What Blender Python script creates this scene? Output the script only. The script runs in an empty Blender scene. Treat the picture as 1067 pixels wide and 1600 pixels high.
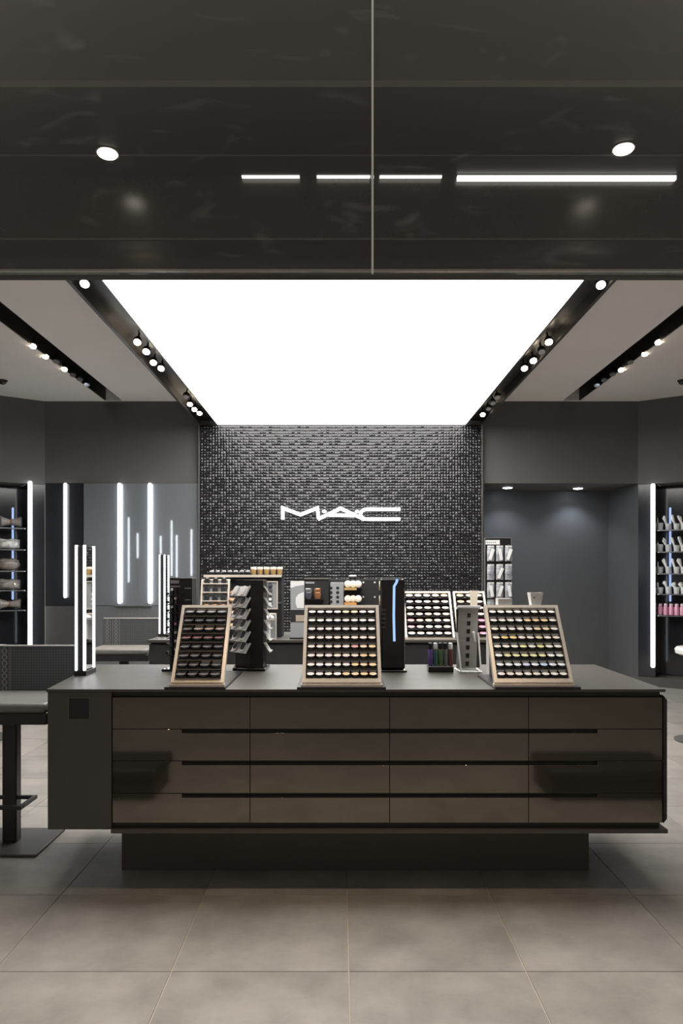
import bpy, math, random
from mathutils import Vector, Matrix
random.seed(7)
S = bpy.context.scene
COL = S.collection
PI = math.pi

# ---------------------------------------------------------------- camera
F = 1150.0            # focal length in pixels of the 1067 x 1600 frame
VX, VY = 531.0, 903.0  # vanishing point of the room's depth axis
H = 1.33              # eye height
cam_d = bpy.data.cameras.new('camera'); cam = bpy.data.objects.new('camera', cam_d); COL.objects.link(cam)
cam.location = (0, 0, H); cam.rotation_euler = (PI/2, 0, 0)
cam_d.sensor_width = 36; cam_d.sensor_fit = 'AUTO'; cam_d.lens = F/1600*36
cam_d.shift_x = (533.5-VX)/1600; cam_d.shift_y = (VY-800)/1600
cam_d.clip_start = 0.05; cam_d.clip_end = 100
S.camera = cam

# ---------------------------------------------------------------- world, light, exposure
w = bpy.data.worlds.new('world'); S.world = w; w.use_nodes = True
bg = w.node_tree.nodes['Background']
bg.inputs[0].default_value = (1.0, 0.88, 0.77, 1); bg.inputs[1].default_value = 0.23
S.view_settings.view_transform = 'Standard'; S.view_settings.look = 'None'
S.view_settings.exposure = 0.0; S.view_settings.gamma = 1.0; S.view_settings.use_curve_mapping = False
S.cycles.use_denoising = True
S.cycles.sample_clamp_indirect = 4.0
S.cycles.max_bounces = 8; S.cycles.transparent_max_bounces = 8
PANEL = 6.9           # luminous ceiling
TUBE = 5.0            # light tubes

def area_lamp(name, loc, size, power, col, rot=(0, 0, 0)):
    d = bpy.data.lights.new(name, 'AREA'); d.shape = 'RECTANGLE'; d.size, d.size_y = size
    d.energy = power; d.color = col
    o = bpy.data.objects.new(name, d); o.location = loc; o.rotation_euler = rot; COL.objects.link(o); return o
# unseen lamps added high before the shop front to light the floor
area_lamp('front_lamp', (-1.3, 1.15, 6.2), (.8, .8), 85, (1.0, .96, .9))
area_lamp('front_lamp', (1.3, 1.15, 6.2), (.8, .8), 85, (1.0, .96, .9))

def spot_lamp(loc, power, col, angle=70, blend=.6, aim=None, size=.03):
    d = bpy.data.lights.new('spot_beam', 'SPOT'); d.energy = power; d.color = col
    d.spot_size = math.radians(angle); d.spot_blend = blend; d.shadow_soft_size = size
    o = bpy.data.objects.new('spot_beam', d); o.location = loc; COL.objects.link(o)
    if aim is not None:
        o.rotation_euler = (Vector(aim)-Vector(loc)).to_track_quat('-Z', 'Y').to_euler()
    return o

# ---------------------------------------------------------------- helpers
def px(x, Y): return (x-VX)*Y/F
def pz(y, Y): return H-(y-VY)*Y/F
def depth_of(y, z): return F*(H-z)/(y-VY)

class MB:
    def __init__(s): s.v = []; s.f = []; s.m = []
    def add(s, vs, fs, M=None, mi=0):
        b = len(s.v)
        s.v += [tuple(M @ Vector(p)) if M is not None else tuple(p) for p in vs]
        s.f += [tuple(b+i for i in q) for q in fs]; s.m += [mi]*len(fs); return s
    def box(s, x0, x1, y0, y1, z0, z1, M=None, mi=0):
        vs = [(x, y, z) for z in (z0, z1) for y in (y0, y1) for x in (x0, x1)]
        return s.add(vs, [(0, 2, 3, 1), (4, 5, 7, 6), (0, 1, 5, 4), (2, 6, 7, 3), (0, 4, 6, 2), (1, 3, 7, 5)], M, mi)
    def cyl(s, p0, p1, r0, r1=None, n=14, M=None, mi=0):
        r1 = r0 if r1 is None else r1
        p0, p1 = Vector(p0), Vector(p1); a = (p1-p0).normalized()
        t = a.orthogonal().normalized(); b = a.cross(t)
        vs = []
        for p, r in ((p0, r0), (p1, r1)):
            vs += [p+(t*math.cos(2*PI*i/n)+b*math.sin(2*PI*i/n))*r for i in range(n)]
        fs = [(i, (i+1) % n, n+(i+1) % n, n+i) for i in range(n)]
        fs += [tuple(range(n-1, -1, -1)), tuple(range(n, 2*n))]
        return s.add(vs, fs, M, mi)
    def lathe(s, prof, n=16, M=None, mi=0):
        vs = []
        for r, z in prof:
            vs += [(r*math.cos(2*PI*i/n), r*math.sin(2*PI*i/n), z) for i in range(n)]
        fs = []
        for k in range(len(prof)-1):
            fs += [(k*n+i, k*n+(i+1) % n, (k+1)*n+(i+1) % n, (k+1)*n+i) for i in range(n)]
        fs += [tuple(range(n-1, -1, -1)), tuple((len(prof)-1)*n+i for i in range(n))]
        return s.add(vs, fs, M, mi)
    def prism(s, poly, a0, a1, plane='xy', M=None, mi=0):
        """polygon in a plane pushed out along the third axis"""
        def mk(p, q, a): return {'xy': (p, q, a), 'xz': (p, a, q), 'yz': (a, p, q)}[plane]
        n = len(poly)
        vs = [mk(p, q, a0) for p, q in poly]+[mk(p, q, a1) for p, q in poly]
        fs = [tuple(range(n)), tuple(range(2*n-1, n-1, -1))]
        fs += [(i, n+i, n+(i+1) % n, (i+1) % n) for i in range(n)]
        return s.add(vs, fs, M, mi)
    def tube(s, rings, M=None, mi=0):
        n = len(rings[0]); vs = [p for r in rings for p in r]; fs = []
        for k in range(len(rings)-1):
            fs += [(k*n+i, k*n+(i+1) % n, (k+1)*n+(i+1) % n, (k+1)*n+i) for i in range(n)]
        fs += [tuple(range(n-1, -1, -1)), tuple((len(rings)-1)*n+i for i in range(n))]
        return s.add(vs, fs, M, mi)
    def ribbon(s, pts, wd, y0, y1, closed=False, mi=0):
        """flat stroke of width wd along (x, z) points, mitred, pushed out in y"""
        P = [Vector(p) for p in pts]; n = len(P); L = []; R = []
        for i in range(n):
            a = (P[i]-P[i-1]).normalized() if i > 0 else None
            b = (P[i+1]-P[i]).normalized() if i < n-1 else None
            if a is None: a = b
            if b is None: b = a
            na, nb = Vector((-a.y, a.x)), Vector((-b.y, b.x))
            m = (na+nb); m = m/max(m.length, 1e-6); k = wd/2/max(m.dot(na), .35)
            L.append(P[i]+m*k); R.append(P[i]-m*k)
        for i in range(n-1):
            s.prism([L[i], L[i+1], R[i+1], R[i]], y0, y1, 'xz', mi=mi)
        return s
    def mesh(s, name, mats):
        me = bpy.data.meshes.new(name); me.from_pydata(s.v, [], s.f)
        for m in (mats if isinstance(mats, (list, tuple)) else [mats]): me.materials.append(m)
        me.polygons.foreach_set('material_index', s.m)
        me.polygons.foreach_set('use_smooth', [True]*len(s.f))
        me.validate(); me.set_sharp_from_angle(angle=math.radians(38)); me.update()
        import bmesh
        bm = bmesh.new(); bm.from_mesh(me); bmesh.ops.recalc_face_normals(bm, faces=bm.faces); bm.to_mesh(me); bm.free()
        return me

def put(name, me, parent=None, loc=(0, 0, 0), rot=(0, 0, 0), bevel=0):
    o = bpy.data.objects.new(name, me); COL.objects.link(o)
    o.location = loc; o.rotation_euler = rot
    if parent is not None: o.parent = parent
    if bevel:
        b = o.modifiers.new('edge', 'BEVEL'); b.width = bevel; b.segments = 2; b.limit_method = 'ANGLE'; b.angle_limit = math.radians(40)
    return o
def obj(name, mb, mats, parent=None, loc=(0, 0, 0), rot=(0, 0, 0), bevel=0):
    return put(name, mb.mesh(name, mats), parent, loc, rot, bevel)
def tag(o, label, cat, group=None):
    o['label'] = label; o['category'] = cat
    if group: o['group'] = group
    return o
def thing(name, label, cat, loc=(0, 0, 0), rot=(0, 0, 0), group=None):
    o = bpy.data.objects.new(name, None); COL.objects.link(o); o.empty_display_size = .05
    o.location = loc; o.rotation_euler = rot if isinstance(rot, tuple) else (0, 0, rot)
    return tag(o, label, cat, group)
def struct(name, mb, mats, parent=None, bevel=0):
    o = obj(name, mb, mats, parent, bevel=bevel); o['kind'] = 'structure'; return o
def stuff(o): o['kind'] = 'stuff'; return o
ORD = ['first', 'second', 'third', 'fourth', 'fifth', 'sixth', 'seventh', 'eighth', 'ninth', 'tenth']

# ---------------------------------------------------------------- materials
def mat(name, col, rough=.5, metal=0., emit=0., ecol=None, noise=0., nscale=6., bump=0., bscale=40., spec=.5, coat=0., rvar=0., stretch=None, randv=0.):
    m = bpy.data.materials.new(name); m.use_nodes = True; nt = m.node_tree; b = nt.nodes['Principled BSDF']
    c = (*col, 1)
    b.inputs['Base Color'].default_value = c; b.inputs['Roughness'].default_value = rough
    b.inputs['Metallic'].default_value = metal; b.inputs['Specular IOR Level'].default_value = spec
    b.inputs['Coat Weight'].default_value = coat; b.inputs['Coat Roughness'].default_value = .06
    if emit:
        b.inputs['Emission Color'].default_value = (*(ecol or col), 1); b.inputs['Emission Strength'].default_value = emit
    if noise or bump or rvar or randv:
        tc = nt.nodes.new('ShaderNodeTexCoord'); mp = nt.nodes.new('ShaderNodeMapping'); nt.links.new(tc.outputs['Object'], mp.inputs[0])
        if stretch: mp.inputs['Scale'].default_value = stretch
        n1 = nt.nodes.new('ShaderNodeTexNoise'); n1.inputs['Scale'].default_value = nscale; n1.inputs['Detail'].default_value = 6
        n1.inputs['Roughness'].default_value = .62
        nt.links.new(mp.outputs[0], n1.inputs['Vector'])
        fac = n1.outputs['Fac']
        if randv:
            oi = nt.nodes.new('ShaderNodeObjectInfo')
            av = nt.nodes.new('ShaderNodeVectorMath'); av.operation = 'ADD'
            sc = nt.nodes.new('ShaderNodeMath'); sc.operation = 'MULTIPLY'; sc.inputs[1].default_value = 37
            nt.links.new(oi.outputs['Random'], sc.inputs[0]); nt.links.new(mp.outputs[0], av.inputs[0]); nt.links.new(sc.outputs[0], av.inputs[1])
            nt.links.new(av.outputs[0], n1.inputs['Vector'])
            mm = nt.nodes.new('ShaderNodeMath'); mm.operation = 'MULTIPLY_ADD'; mm.inputs[1].default_value = randv; 
            nt.links.new(oi.outputs['Random'], mm.inputs[0]); nt.links.new(fac, mm.inputs[2]); fac = mm.outputs[0]
        if noise or randv:
            rp = nt.nodes.new('ShaderNodeValToRGB'); rp.color_ramp.elements[0].position = .3; rp.color_ramp.elements[1].position = .75
            rp.color_ramp.elements[0].color = (*[x*(1-noise) for x in col], 1); rp.color_ramp.elements[1].color = (*[min(1, x*(1+noise)) for x in col], 1)
            nt.links.new(fac, rp.inputs[0]); nt.links.new(rp.outputs[0], b.inputs['Base Color'])
        if rvar:
            ma = nt.nodes.new('ShaderNodeMapRange'); ma.inputs['To Min'].default_value = max(0.02, rough-rvar); ma.inputs['To Max'].default_value = rough+rvar
            nt.links.new(n1.outputs['Fac'], ma.inputs[0]); nt.links.new(ma.outputs[0], b.inputs['Roughness'])
        if bump:
            n2 = nt.nodes.new('ShaderNodeTexNoise'); n2.inputs['Scale'].default_value = bscale; n2.inputs['Detail'].default_value = 3
            nt.links.new(mp.outputs[0], n2.inputs['Vector'])
            bu = nt.nodes.new('ShaderNodeBump'); bu.inputs['Strength'].default_value = bump; bu.inputs['Distance'].default_value = .004
            nt.links.new(n2.outputs['Fac'], bu.inputs['Height']); nt.links.new(bu.outputs[0], b.inputs['Normal'])
    return m

def glass_mat(name, tint=(1, 1, 1), smudge=False, refl=.08):
    m = bpy.data.materials.new(name); m.use_nodes = True; nt = m.node_tree; nt.nodes.clear()
    out = nt.nodes.new('ShaderNodeOutputMaterial'); tr = nt.nodes.new('ShaderNodeBsdfTransparent'); tr.inputs[0].default_value = (*tint, 1)
    gl = nt.nodes.new('ShaderNodeBsdfGlossy'); gl.inputs['Roughness'].default_value = .03
    mx = nt.nodes.new('ShaderNodeMixShader'); fr = nt.nodes.new('ShaderNodeFresnel'); fr.inputs[0].default_value = 1.45
    mu = nt.nodes.new('ShaderNodeMath'); mu.operation = 'MULTIPLY'; mu.inputs[1].default_value = refl/.04
    nt.links.new(fr.outputs[0], mu.inputs[0]); nt.links.new(mu.outputs[0], mx.inputs[0])
    nt.links.new(tr.outputs[0], mx.inputs[1]); nt.links.new(gl.outputs[0], mx.inputs[2])
    last = mx
    if smudge:   # wiped-hand smears on the pane
        tc = nt.nodes.new('ShaderNodeTexCoord'); mp = nt.nodes.new('ShaderNodeMapping'); mp.inputs['Rotation'].default_value = (0, .6, 0); mp.inputs['Scale'].default_value = (1.6, 1, 5)
        nt.links.new(tc.outputs['Object'], mp.inputs[0])
        n = nt.nodes.new('ShaderNodeTexNoise'); n.inputs['Scale'].default_value = 3.0; n.inputs['Detail'].default_value = 7; n.inputs['Distortion'].default_value = 1.2
        nt.links.new(mp.outputs[0], n.inputs['Vector'])
        rp = nt.nodes.new('ShaderNodeMapRange'); rp.inputs['From Min'].default_value = .60; rp.inputs['From Max'].default_value = .9; rp.inputs['To Max'].default_value = .10
        nt.links.new(n.outputs['Fac'], rp.inputs[0])
        df = nt.nodes.new('ShaderNodeBsdfDiffuse'); df.inputs[0].default_value = (.6, .62, .6, 1)
        m2 = nt.nodes.new('ShaderNodeMixShader'); nt.links.new(rp.outputs[0], m2.inputs[0]); nt.links.new(mx.outputs[0], m2.inputs[1]); nt.links.new(df.outputs[0], m2.inputs[2]); last = m2
    nt.links.new(last.outputs[0], out.inputs[0]); return m

def chair_fabric():
    m = mat('patterned_upholstery', (.05, .052, .056), .75); nt = m.node_tree; b = nt.nodes['Principled BSDF']
    tc = nt.nodes.new('ShaderNodeTexCoord'); sx = nt.nodes.new('ShaderNodeSeparateXYZ'); nt.links.new(tc.outputs['Object'], sx.inputs[0])
    def mth(op, a, bb=None):
        n = nt.nodes.new('ShaderNodeMath'); n.operation = op
        for i, v in enumerate((a, bb)):
            if v is None: continue
            if isinstance(v, (int, float)): n.inputs[i].default_value = v
            else: nt.links.new(v, n.inputs[i])
        return n.outputs[0]
    x, z = sx.outputs[0], sx.outputs[2]
    sn = mth('MULTIPLY', mth('SINE', mth('MULTIPLY', z, 95.)), .012)
    tot = None
    for x0 in (-.215, -.135):
        for sg in (1, -1):
            d = mth('ABSOLUTE', mth('SUBTRACT', mth('SUBTRACT', x, x0), mth('MULTIPLY', sn, sg)))
            l = mth('LESS_THAN', d, .0035); tot = l if tot is None else mth('MAXIMUM', tot, l)
        for e in (-.03, .03):
            l = mth('LESS_THAN', mth('ABSOLUTE', mth('SUBTRACT', x, x0+e)), .0018); tot = mth('MAXIMUM', tot, l)
    g1 = mth('LESS_THAN', mth('FRACT', mth('MULTIPLY', x, 70.)), .3); g2 = mth('LESS_THAN', mth('FRACT', mth('MULTIPLY', z, 70.)), .3)
    g = mth('MULTIPLY', mth('MAXIMUM', g1, g2), .3)
    f = mth('MAXIMUM', tot, g)
    rp = nt.nodes.new('ShaderNodeMix'); rp.data_type = 'RGBA'; rp.inputs['A'].default_value = (.055, .058, .064, 1); rp.inputs['B'].default_value = (.22, .22, .215, 1)
    nt.links.new(f, rp.inputs['Factor']); nt.links.new(rp.outputs['Result'], b.inputs['Base Color']); return m

M = {}
M['tile'] = mat('concrete_look_tile', (.265, .248, .226), .40, noise=.26, nscale=4.5, bump=.06, bscale=60, rvar=.08, randv=.12, spec=.45)
M['grout'] = mat('floor_grout', (.46, .40, .32), .9, noise=.1, nscale=8)
M['ceil'] = mat('grey_ceiling_paint', (.90, .86, .83), .9, noise=.02, nscale=2)
M['wall'] = mat('charcoal_wall_paint', (.108, .105, .10), .62, noise=.05, nscale=3, bump=.02)
M['niche'] = mat('slate_niche_paint', (.088, .090, .094), .5, noise=.05, nscale=2)
M['black_gloss'] = mat('black_glossy_panel', (.020, .021, .024), .12, noise=.1, nscale=4)
M['brushed'] = mat('brushed_grey_panel', (.20, .21, .22), .38, metal=.35, noise=.10, nscale=9, stretch=(14, 1, .5))
M['mirror'] = mat('satin_grey_mirror', (.19, .205, .22), .42, metal=.2, noise=.08, nscale=9, stretch=(14, 1, .3), coat=1.)
M['mirror'].node_tree.nodes['Principled BSDF'].inputs['Coat IOR'].default_value = 2.3
M['mirror'].node_tree.nodes['Principled BSDF'].inputs['Coat Roughness'].default_value = .025
M['mosaic'] = mat('black_glazed_mosaic', (.014, .014, .016), .13, spec=.65, noise=.15, nscale=30)
M['mosaic_bed'] = mat('black_mosaic_bed', (.01, .01, .011), .6, noise=.1)
M['panel'] = mat('luminous_ceiling_sheet', (1, 1, 1), .6, emit=PANEL, ecol=(1, .985, .965), noise=.001)
M['dark_trough'] = mat('dark_light_trough', (.035, .034, .034), .35, metal=.2, noise=.15, nscale=5)
M['black_trough'] = mat('black_light_trough', (.012, .012, .012), .5, noise=.1)
M['warm_lamp'] = mat('lit_spot_lens', (1, .9, .75), .3, emit=60., ecol=(1, .82, .6), noise=.001)
M['cool_lamp'] = mat('lit_cool_lens', (.9, .95, 1), .3, emit=25., ecol=(.8, .9, 1), noise=.001)
M['front_lamp'] = mat('lit_round_diffuser', (1, .95, .88), .3, emit=7., ecol=(1, .93, .82), noise=.001)
M['off_lens'] = mat('unlit_spot_lens', (.35, .36, .38), .1, metal=.7, noise=.1)
M['spot_body'] = mat('spot_housing', (.03, .03, .031), .4, noise=.1)
M['tube'] = mat('light_tube', (.9, .96, 1), .3, emit=TUBE, ecol=(.86, .94, 1), noise=.001)
M['tube_dim'] = mat('blue_light_tube', (.5, .62, .9), .3, emit=.8, ecol=(.45, .6, 1), noise=.001)
M['slot_light'] = mat('light_slot', (1, 1, 1), .3, emit=2.2, ecol=(1, .98, .96), noise=.001)
M['sign'] = mat('lit_sign_face', (1, 1, 1), .4, emit=2.0, ecol=(.96, .97, 1), noise=.001)
M['sign_side'] = mat('sign_return', (.6, .6, .62), .4, noise=.02)
M['bulkhead'] = mat('grey_brown_bulkhead', (.20, .182, .162), .6, noise=.05, nscale=2)
M['soffit'] = mat('dark_soffit', (.014, .0135, .012), .34, noise=.2, nscale=3, rvar=.08, spec=.3)
M['fascia'] = mat('dark_bronze_fascia', (.06, .053, .046), .28, metal=.3, noise=.08, nscale=3, rvar=.05)
M['beam'] = mat('dark_metal_beam', (.042, .040, .037), .46, metal=.5, noise=.08, nscale=4, stretch=(.3, 1, 4))
M['line'] = mat('polished_edge', (.42, .41, .39), .25, metal=.8, noise=.03)
M['counter'] = mat('grey_counter_laminate', (.066, .059, .050), .42, noise=.05, nscale=12, rvar=.04)
M['end'] = mat('dark_olive_panel', (.068, .066, .060), .5, noise=.06, nscale=3, stretch=(3, 1, .6))
M['drawer'] = mat('bronze_drawer_front', (.180, .160, .134), .065, metal=.85, noise=.16, nscale=2.0, rvar=.035, stretch=(.6, 1, 1.6))
M['gap'] = mat('black_recess', (.012, .012, .012), .55, noise=.1)
M['plinth'] = mat('dark_plinth', (.075, .068, .060), .45, noise=.08, nscale=4)
M['frame'] = mat('pale_wood_frame', (.84, .745, .64), .36, noise=.05, nscale=30, stretch=(1, 1, 8), metal=.35)
M['black'] = mat('black_plastic', (.014, .014, .015), .32, noise=.1)
M['black_shine'] = mat('black_acrylic', (.012, .012, .013), .09, noise=.1, spec=.6)
M['soft_black'] = mat('soft_black_card', (.02, .02, .02), .6, noise=.1)
M['white'] = mat('white_plastic', (.88, .87, .85), .35, noise=.02)
M['silver'] = mat('silver_plastic', (.86, .85, .83), .28, metal=.2, noise=.05)
M['pearl'] = mat('pearl_white_plastic', (.85, .82, .79), .25, noise=.03)
M['grey_card'] = mat('grey_board', (.36, .37, .38), .5, noise=.03)
M['metal_grey'] = mat('brushed_grey_sheet', (.30, .285, .27), .38, metal=.6, noise=.06, nscale=10, stretch=(1, 1, 6))
M['smoke_glass'] = mat('smoky_mirror', (.20, .20, .24), .12, metal=.6, noise=.1)
M['tan_lid'] = mat('tan_lid', (.5, .40, .32), .3, noise=.1)
def clear_lid(name, col, k):
    m = mat(name, col, .18, noise=.2, nscale=50, spec=.7, metal=.75); nt = m.node_tree; b = nt.nodes['Principled BSDF']; out = nt.nodes['Material Output']
    t = nt.nodes.new('ShaderNodeBsdfTranslucent'); t.inputs[0].default_value = (*[min(1, c*1.5) for c in col], 1)
    mx = nt.nodes.new('ShaderNodeMixShader'); mx.inputs[0].default_value = k
    nt.links.new(b.outputs[0], mx.inputs[1]); nt.links.new(t.outputs[0], mx.inputs[2]); nt.links.new(mx.outputs[0], out.inputs[0]); return m
M['lid_clear'] = clear_lid('clear_lid', (.90, .92, .88), .35)
M['lid'] = clear_lid('smoky_lid', (.46, .46, .46), .35)
M['lid_rim'] = clear_lid('lid_rim', (.75, .75, .74), .35)
M['tan'] = mat('tan_compact', (.46, .30, .17), .4, noise=.06)
M['brown'] = mat('brown_compact', (.25, .13, .07), .4, noise=.06)
M['gold'] = mat('gold_jar', (.72, .47, .19), .3, metal=.3, noise=.06)
M['cream'] = mat('cream_cap', (.85, .76, .62), .4, noise=.03)
M['orange'] = mat('orange_strip', (.8, .38, .12), .4, noise=.04)
M['copper'] = mat('copper_jar', (.55, .27, .13), .25, metal=.6, noise=.05)
M['pink'] = mat('pink_bottle', (.78, .36, .50), .35, noise=.04)
M['pink_cap'] = mat('pale_pink_cap', (.86, .62, .68), .35, noise=.04)
M['fabric'] = chair_fabric()
M['seat'] = mat('grey_seat_vinyl', (.20, .195, .185), .45, noise=.05, nscale=10)
M['pipe'] = mat('pale_piping', (.55, .54, .52), .4, noise=.04)
M['steel_dark'] = mat('dark_powder_coat', (.022, .021, .02), .42, noise=.1)
M['plate'] = mat('dark_base_plate', (.07, .068, .062), .4, noise=.08)
M['glass'] = glass_mat('clear_pane', (.95, .955, .95), True, .05)
M['shelf_glass'] = mat('smoked_shelf', (.06, .06, .062), .15, noise=.1)
M['cup'] = mat('frosted_tumbler', (.72, .72, .71), .2, noise=.05)
M['bristle'] = mat('pale_brush', (.92, .89, .85), .5, noise=.08, nscale=30)
M['pouch_grey'] = mat('grey_satin_pouch', (.30, .27, .25), .35, noise=.2, nscale=14, bump=.4, bscale=25)
M['pouch_white'] = mat('silver_crinkled_pouch', (.7, .68, .64), .3, noise=.5, nscale=22, bump=.8, bscale=30)
M['pouch_brown'] = mat('taupe_pouch', (.26, .22, .19), .35, noise=.25, nscale=16, bump=.4, bscale=25)
M['packet'] = mat('clear_packet', (.42, .43, .46), .18, noise=.6, nscale=26, bump=.5, bscale=40)
M['packet_bright'] = mat('white_packet', (.75, .75, .76), .2, noise=.4, nscale=24, bump=.5, bscale=40)
M['clasp'] = mat('bright_clasp', (.9, .75, .5), .2, metal=.6, noise=.02)

# ================================================================ STRUCTURE
BY = 9.1                                   # back wall
ZC = H+276*BY/F                            # plaster ceiling
ZP = H+239*(BY-.06)/F                      # underside of the dropped light box
CL, CR = px(70, BY), px(997, BY)           # corners of the back wall
UD = Vector((.42, .29)).normalized()
def wall_pt(side, t, off=0.):
    """point along the angled side wall: t from the corner, off towards the room"""
    if side < 0: return Vector((CL-UD.x*t+UD.y*off, BY-UD.y*t-UD.x*off))
    return Vector((CR+UD.x*t-UD.y*off, BY-UD.y*t-UD.x*off))
def wall_t(side, x, off=0.):
    lo, hi = -.5, 2.5
    for _ in range(50):
        mid = (lo+hi)/2; p = wall_pt(side, mid, off); xx = VX+F*p.x/p.y
        if (xx-x)*side < 0: lo = mid
        else: hi = mid
    return lo
TE = 1.3
SXL, SXR = wall_pt(-1, TE).x, wall_pt(1, TE).x
SY = wall_pt(-1, TE).y

# floor: a screed with separate tiles let into it
fl = struct('floor', MB().box(-7, 7, -6, BY+1.0, -.08, -.0033), M['grout'])
tile_me = MB()
T = .6; g = .0014; b = .0012
tile_me.add([(g, g, -.0032), (T-g, g, -.0032), (T-g, T-g, -.0032), (g, T-g, -.0032),
             (g+b, g+b, 0), (T-g-b, g+b, 0), (T-g-b, T-g-b, 0), (g+b, T-g-b, 0)],
            [(4, 5, 6, 7), (0, 1, 5, 4), (1, 2, 6, 5), (2, 3, 7, 6), (3, 0, 4, 7)])
tile_me = tile_me.mesh('tile', M['tile'])
for j in range(12):
    for i in range(-8, 8):
        x0 = .03+i*T; y0 = 1.887+j*T
        if x0 > 4.9 or x0 < -5.5 or y0 > BY+.2: continue
        put('tile', tile_me, fl, (x0, y0, 0))
mb = MB()
for j in range(-13, 0):
    for i in range(-11, 11):
        mb.box(.03+i*T+g, .03+i*T+T-g, 1.887+j*T+g, 1.887+j*T+T-g, -.0032, 0)
stuff(obj('tile_field', mb, M['tile'], fl))

# ceiling in strips, leaving the two outer light slots open
SL = (px(165, BY), px(192, BY)); SR = (px(878, BY), px(905, BY))
BXL, BXR = px(312, BY-.06), px(752, BY-.06)
mb = MB(); YF = 2.86
for a, b_ in ((SXL-.3, SL[0]), (SL[1], BXL), (BXR, SR[0]), (SR[1], SXR+.3)):
    mb.box(a, b_, YF, BY+.1, ZC, ZC+.3)
for a, b_ in (SL, SR):
    mb.box(a, b_, BY-.03, BY+.1, ZC, ZC+.3); mb.box(a, b_, YF, YF+.3, ZC, ZC+.3)
ceil = struct('ceiling', mb, M['ceil'])
for a, b_ in (SL, SR):
    mb = MB()
    mb.box(a, b_, YF+.3, BY-.03, ZC+.16, ZC+.2); mb.box(a, a+.012, YF+.3, BY-.03, ZC+.004, ZC+.16); mb.box(b_-.012, b_, YF+.3, BY-.03, ZC+.004, ZC+.16)
    struct('trim_%d' % (1 if a < 0 else 2), mb, M['black_trough'])

# dropped box round the luminous ceiling
PL, PR = px(340, BY-.06), px(727, BY-.06); PYN, PYF = 3.3, BY-.07
mb = MB()
for a, b_ in ((BXL, PL), (PR, BXR)):
    mb.box(a, b_, PYN, PYF, ZP+.09, ZP+.12)            # trough floor
    mb.box(a, a+.015, PYN, PYF, ZP, ZP+.09); mb.box(b_-.015, b_, PYN, PYF, ZP, ZP+.09)
mb.box(BXL-.01, BXL, PYN, PYF, ZP, ZC); mb.box(BXR, BXR+.01, PYN, PYF, ZP, ZC)
mb.box(BXL-.01, BXR+.01, PYN-.02, PYN, ZP, ZC)
mb.box(BXL, BXR, PYF, PYF+.01, ZP+.05, ZC)
mb.box(BXL, BXR, PYN, PYF, ZC-.06, ZC-.03)
struct('trim_3', mb, M['dark_trough'])
lp = tag(obj('ceiling_light', MB().box(PL+.002, PR-.002, PYN+.003, PYF-.002, ZP+.004, ZP+.03), M['panel']),
         'huge flat white glowing ceiling panel above the counter', 'light')

# back wall: plaster band above, cladding below
ZB = pz(755, BY)
mb = MB().box(CL, CR, BY, BY+.12, ZB, ZC)
mb.box(CL, px(312, BY), BY+.02, BY+.12, 0, ZB); mb.box(px(312, BY), px(756, BY), BY, BY+.12, 0, ZB)
wb = struct('wall_back', mb, M['wall'])
# clad panels on the left half of the back wall
xa, xb, xc = px(131, BY), px(235+2, BY), px(311, BY)
zm = pz(946, BY)
obj('panel', MB().box(CL+.01, xa-.003, BY-.012, BY+.02, zm, ZB-.004), M['black_gloss'], wb)
obj('panel', MB().box(CL+.01, xa-.003, BY-.010, BY+.02, .1, zm-.006), M['end'], wb)
obj('panel', MB().box(xa+.003, xc, BY-.014, BY+.02, zm, ZB-.004), M['mirror'], wb)
obj('panel', MB().box(xa+.003, xc, BY-.012, BY+.02, .1, zm-.006), M['brushed'], wb)
obj('ledge', MB().box(px(180, BY), px(238, BY), BY-.05, BY-.014, zm-.008, zm), M['line'], wb)
# niche on the right
NY = F*(ZB-H)/136
nx0, nx1 = px(756, BY), CR
nbx = px(950, NY)
mb = MB()
mb.box(nx0-.1, CR+.2, NY, NY+.1, 0, ZB+.1)
mb.box(nx0-.1, nx0, BY+.12, NY, 0, ZB+.1)
mb.prism([(CR, BY), (CR+.12, BY), (CR+.12, NY), (nbx, NY)], 0, ZB, 'xy')
struct('wall_niche', mb, M['niche'])
struct('ceiling_niche', MB().box(nx0, CR+.1, BY+.12, NY+.1, ZB, ZB+.1), M['wall'])
struct('baseboard_niche', MB().box(nx0, nbx, NY-.015, NY, 0, .1), M['gap'])

# angled side walls with recessed shelving below the plaster band
for side, nm in ((-1, 'left'), (1, 'right')):
    def quad(t0, t1, o0, o1, z0, z1, mbx):
        pts = [wall_pt(side, t0, o0), wall_pt(side, t1, o0), wall_pt(side, t1, o1), wall_pt(side, t0, o1)]
        mbx.prism([(p.x, p.y) for p in pts], z0, z1)
        return mbx
    zt = pz(755, wall_pt(side, .25).y)
    ts = .20
    mb = quad(0, TE, 0, -.12, zt, ZC, MB())
    quad(ts, TE, -.12, -.4, zt, zt+.1, mb)
    quad(ts-.02, TE+.35, -.34, -.4, 0, zt, mb)
    mb.box(*( (SXL-.4, SXL) if side < 0 else (SXR, SXR+.4)), YF, SY, 0, ZC)
    wl = struct('wall_'+nm, mb, M['wall'])
    obj('panel', quad(.002, ts, .004, -.33, .12, zt-.004, MB()), M['black_gloss'], wl)
    obj('panel', quad(ts, TE, -.325, -.338, .12, zt-.004, MB()), M['black_gloss'], wl)
    obj('plinth', quad(.002, TE, .012, -.325, 0, .115, MB()), M['end'], wl)

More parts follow.
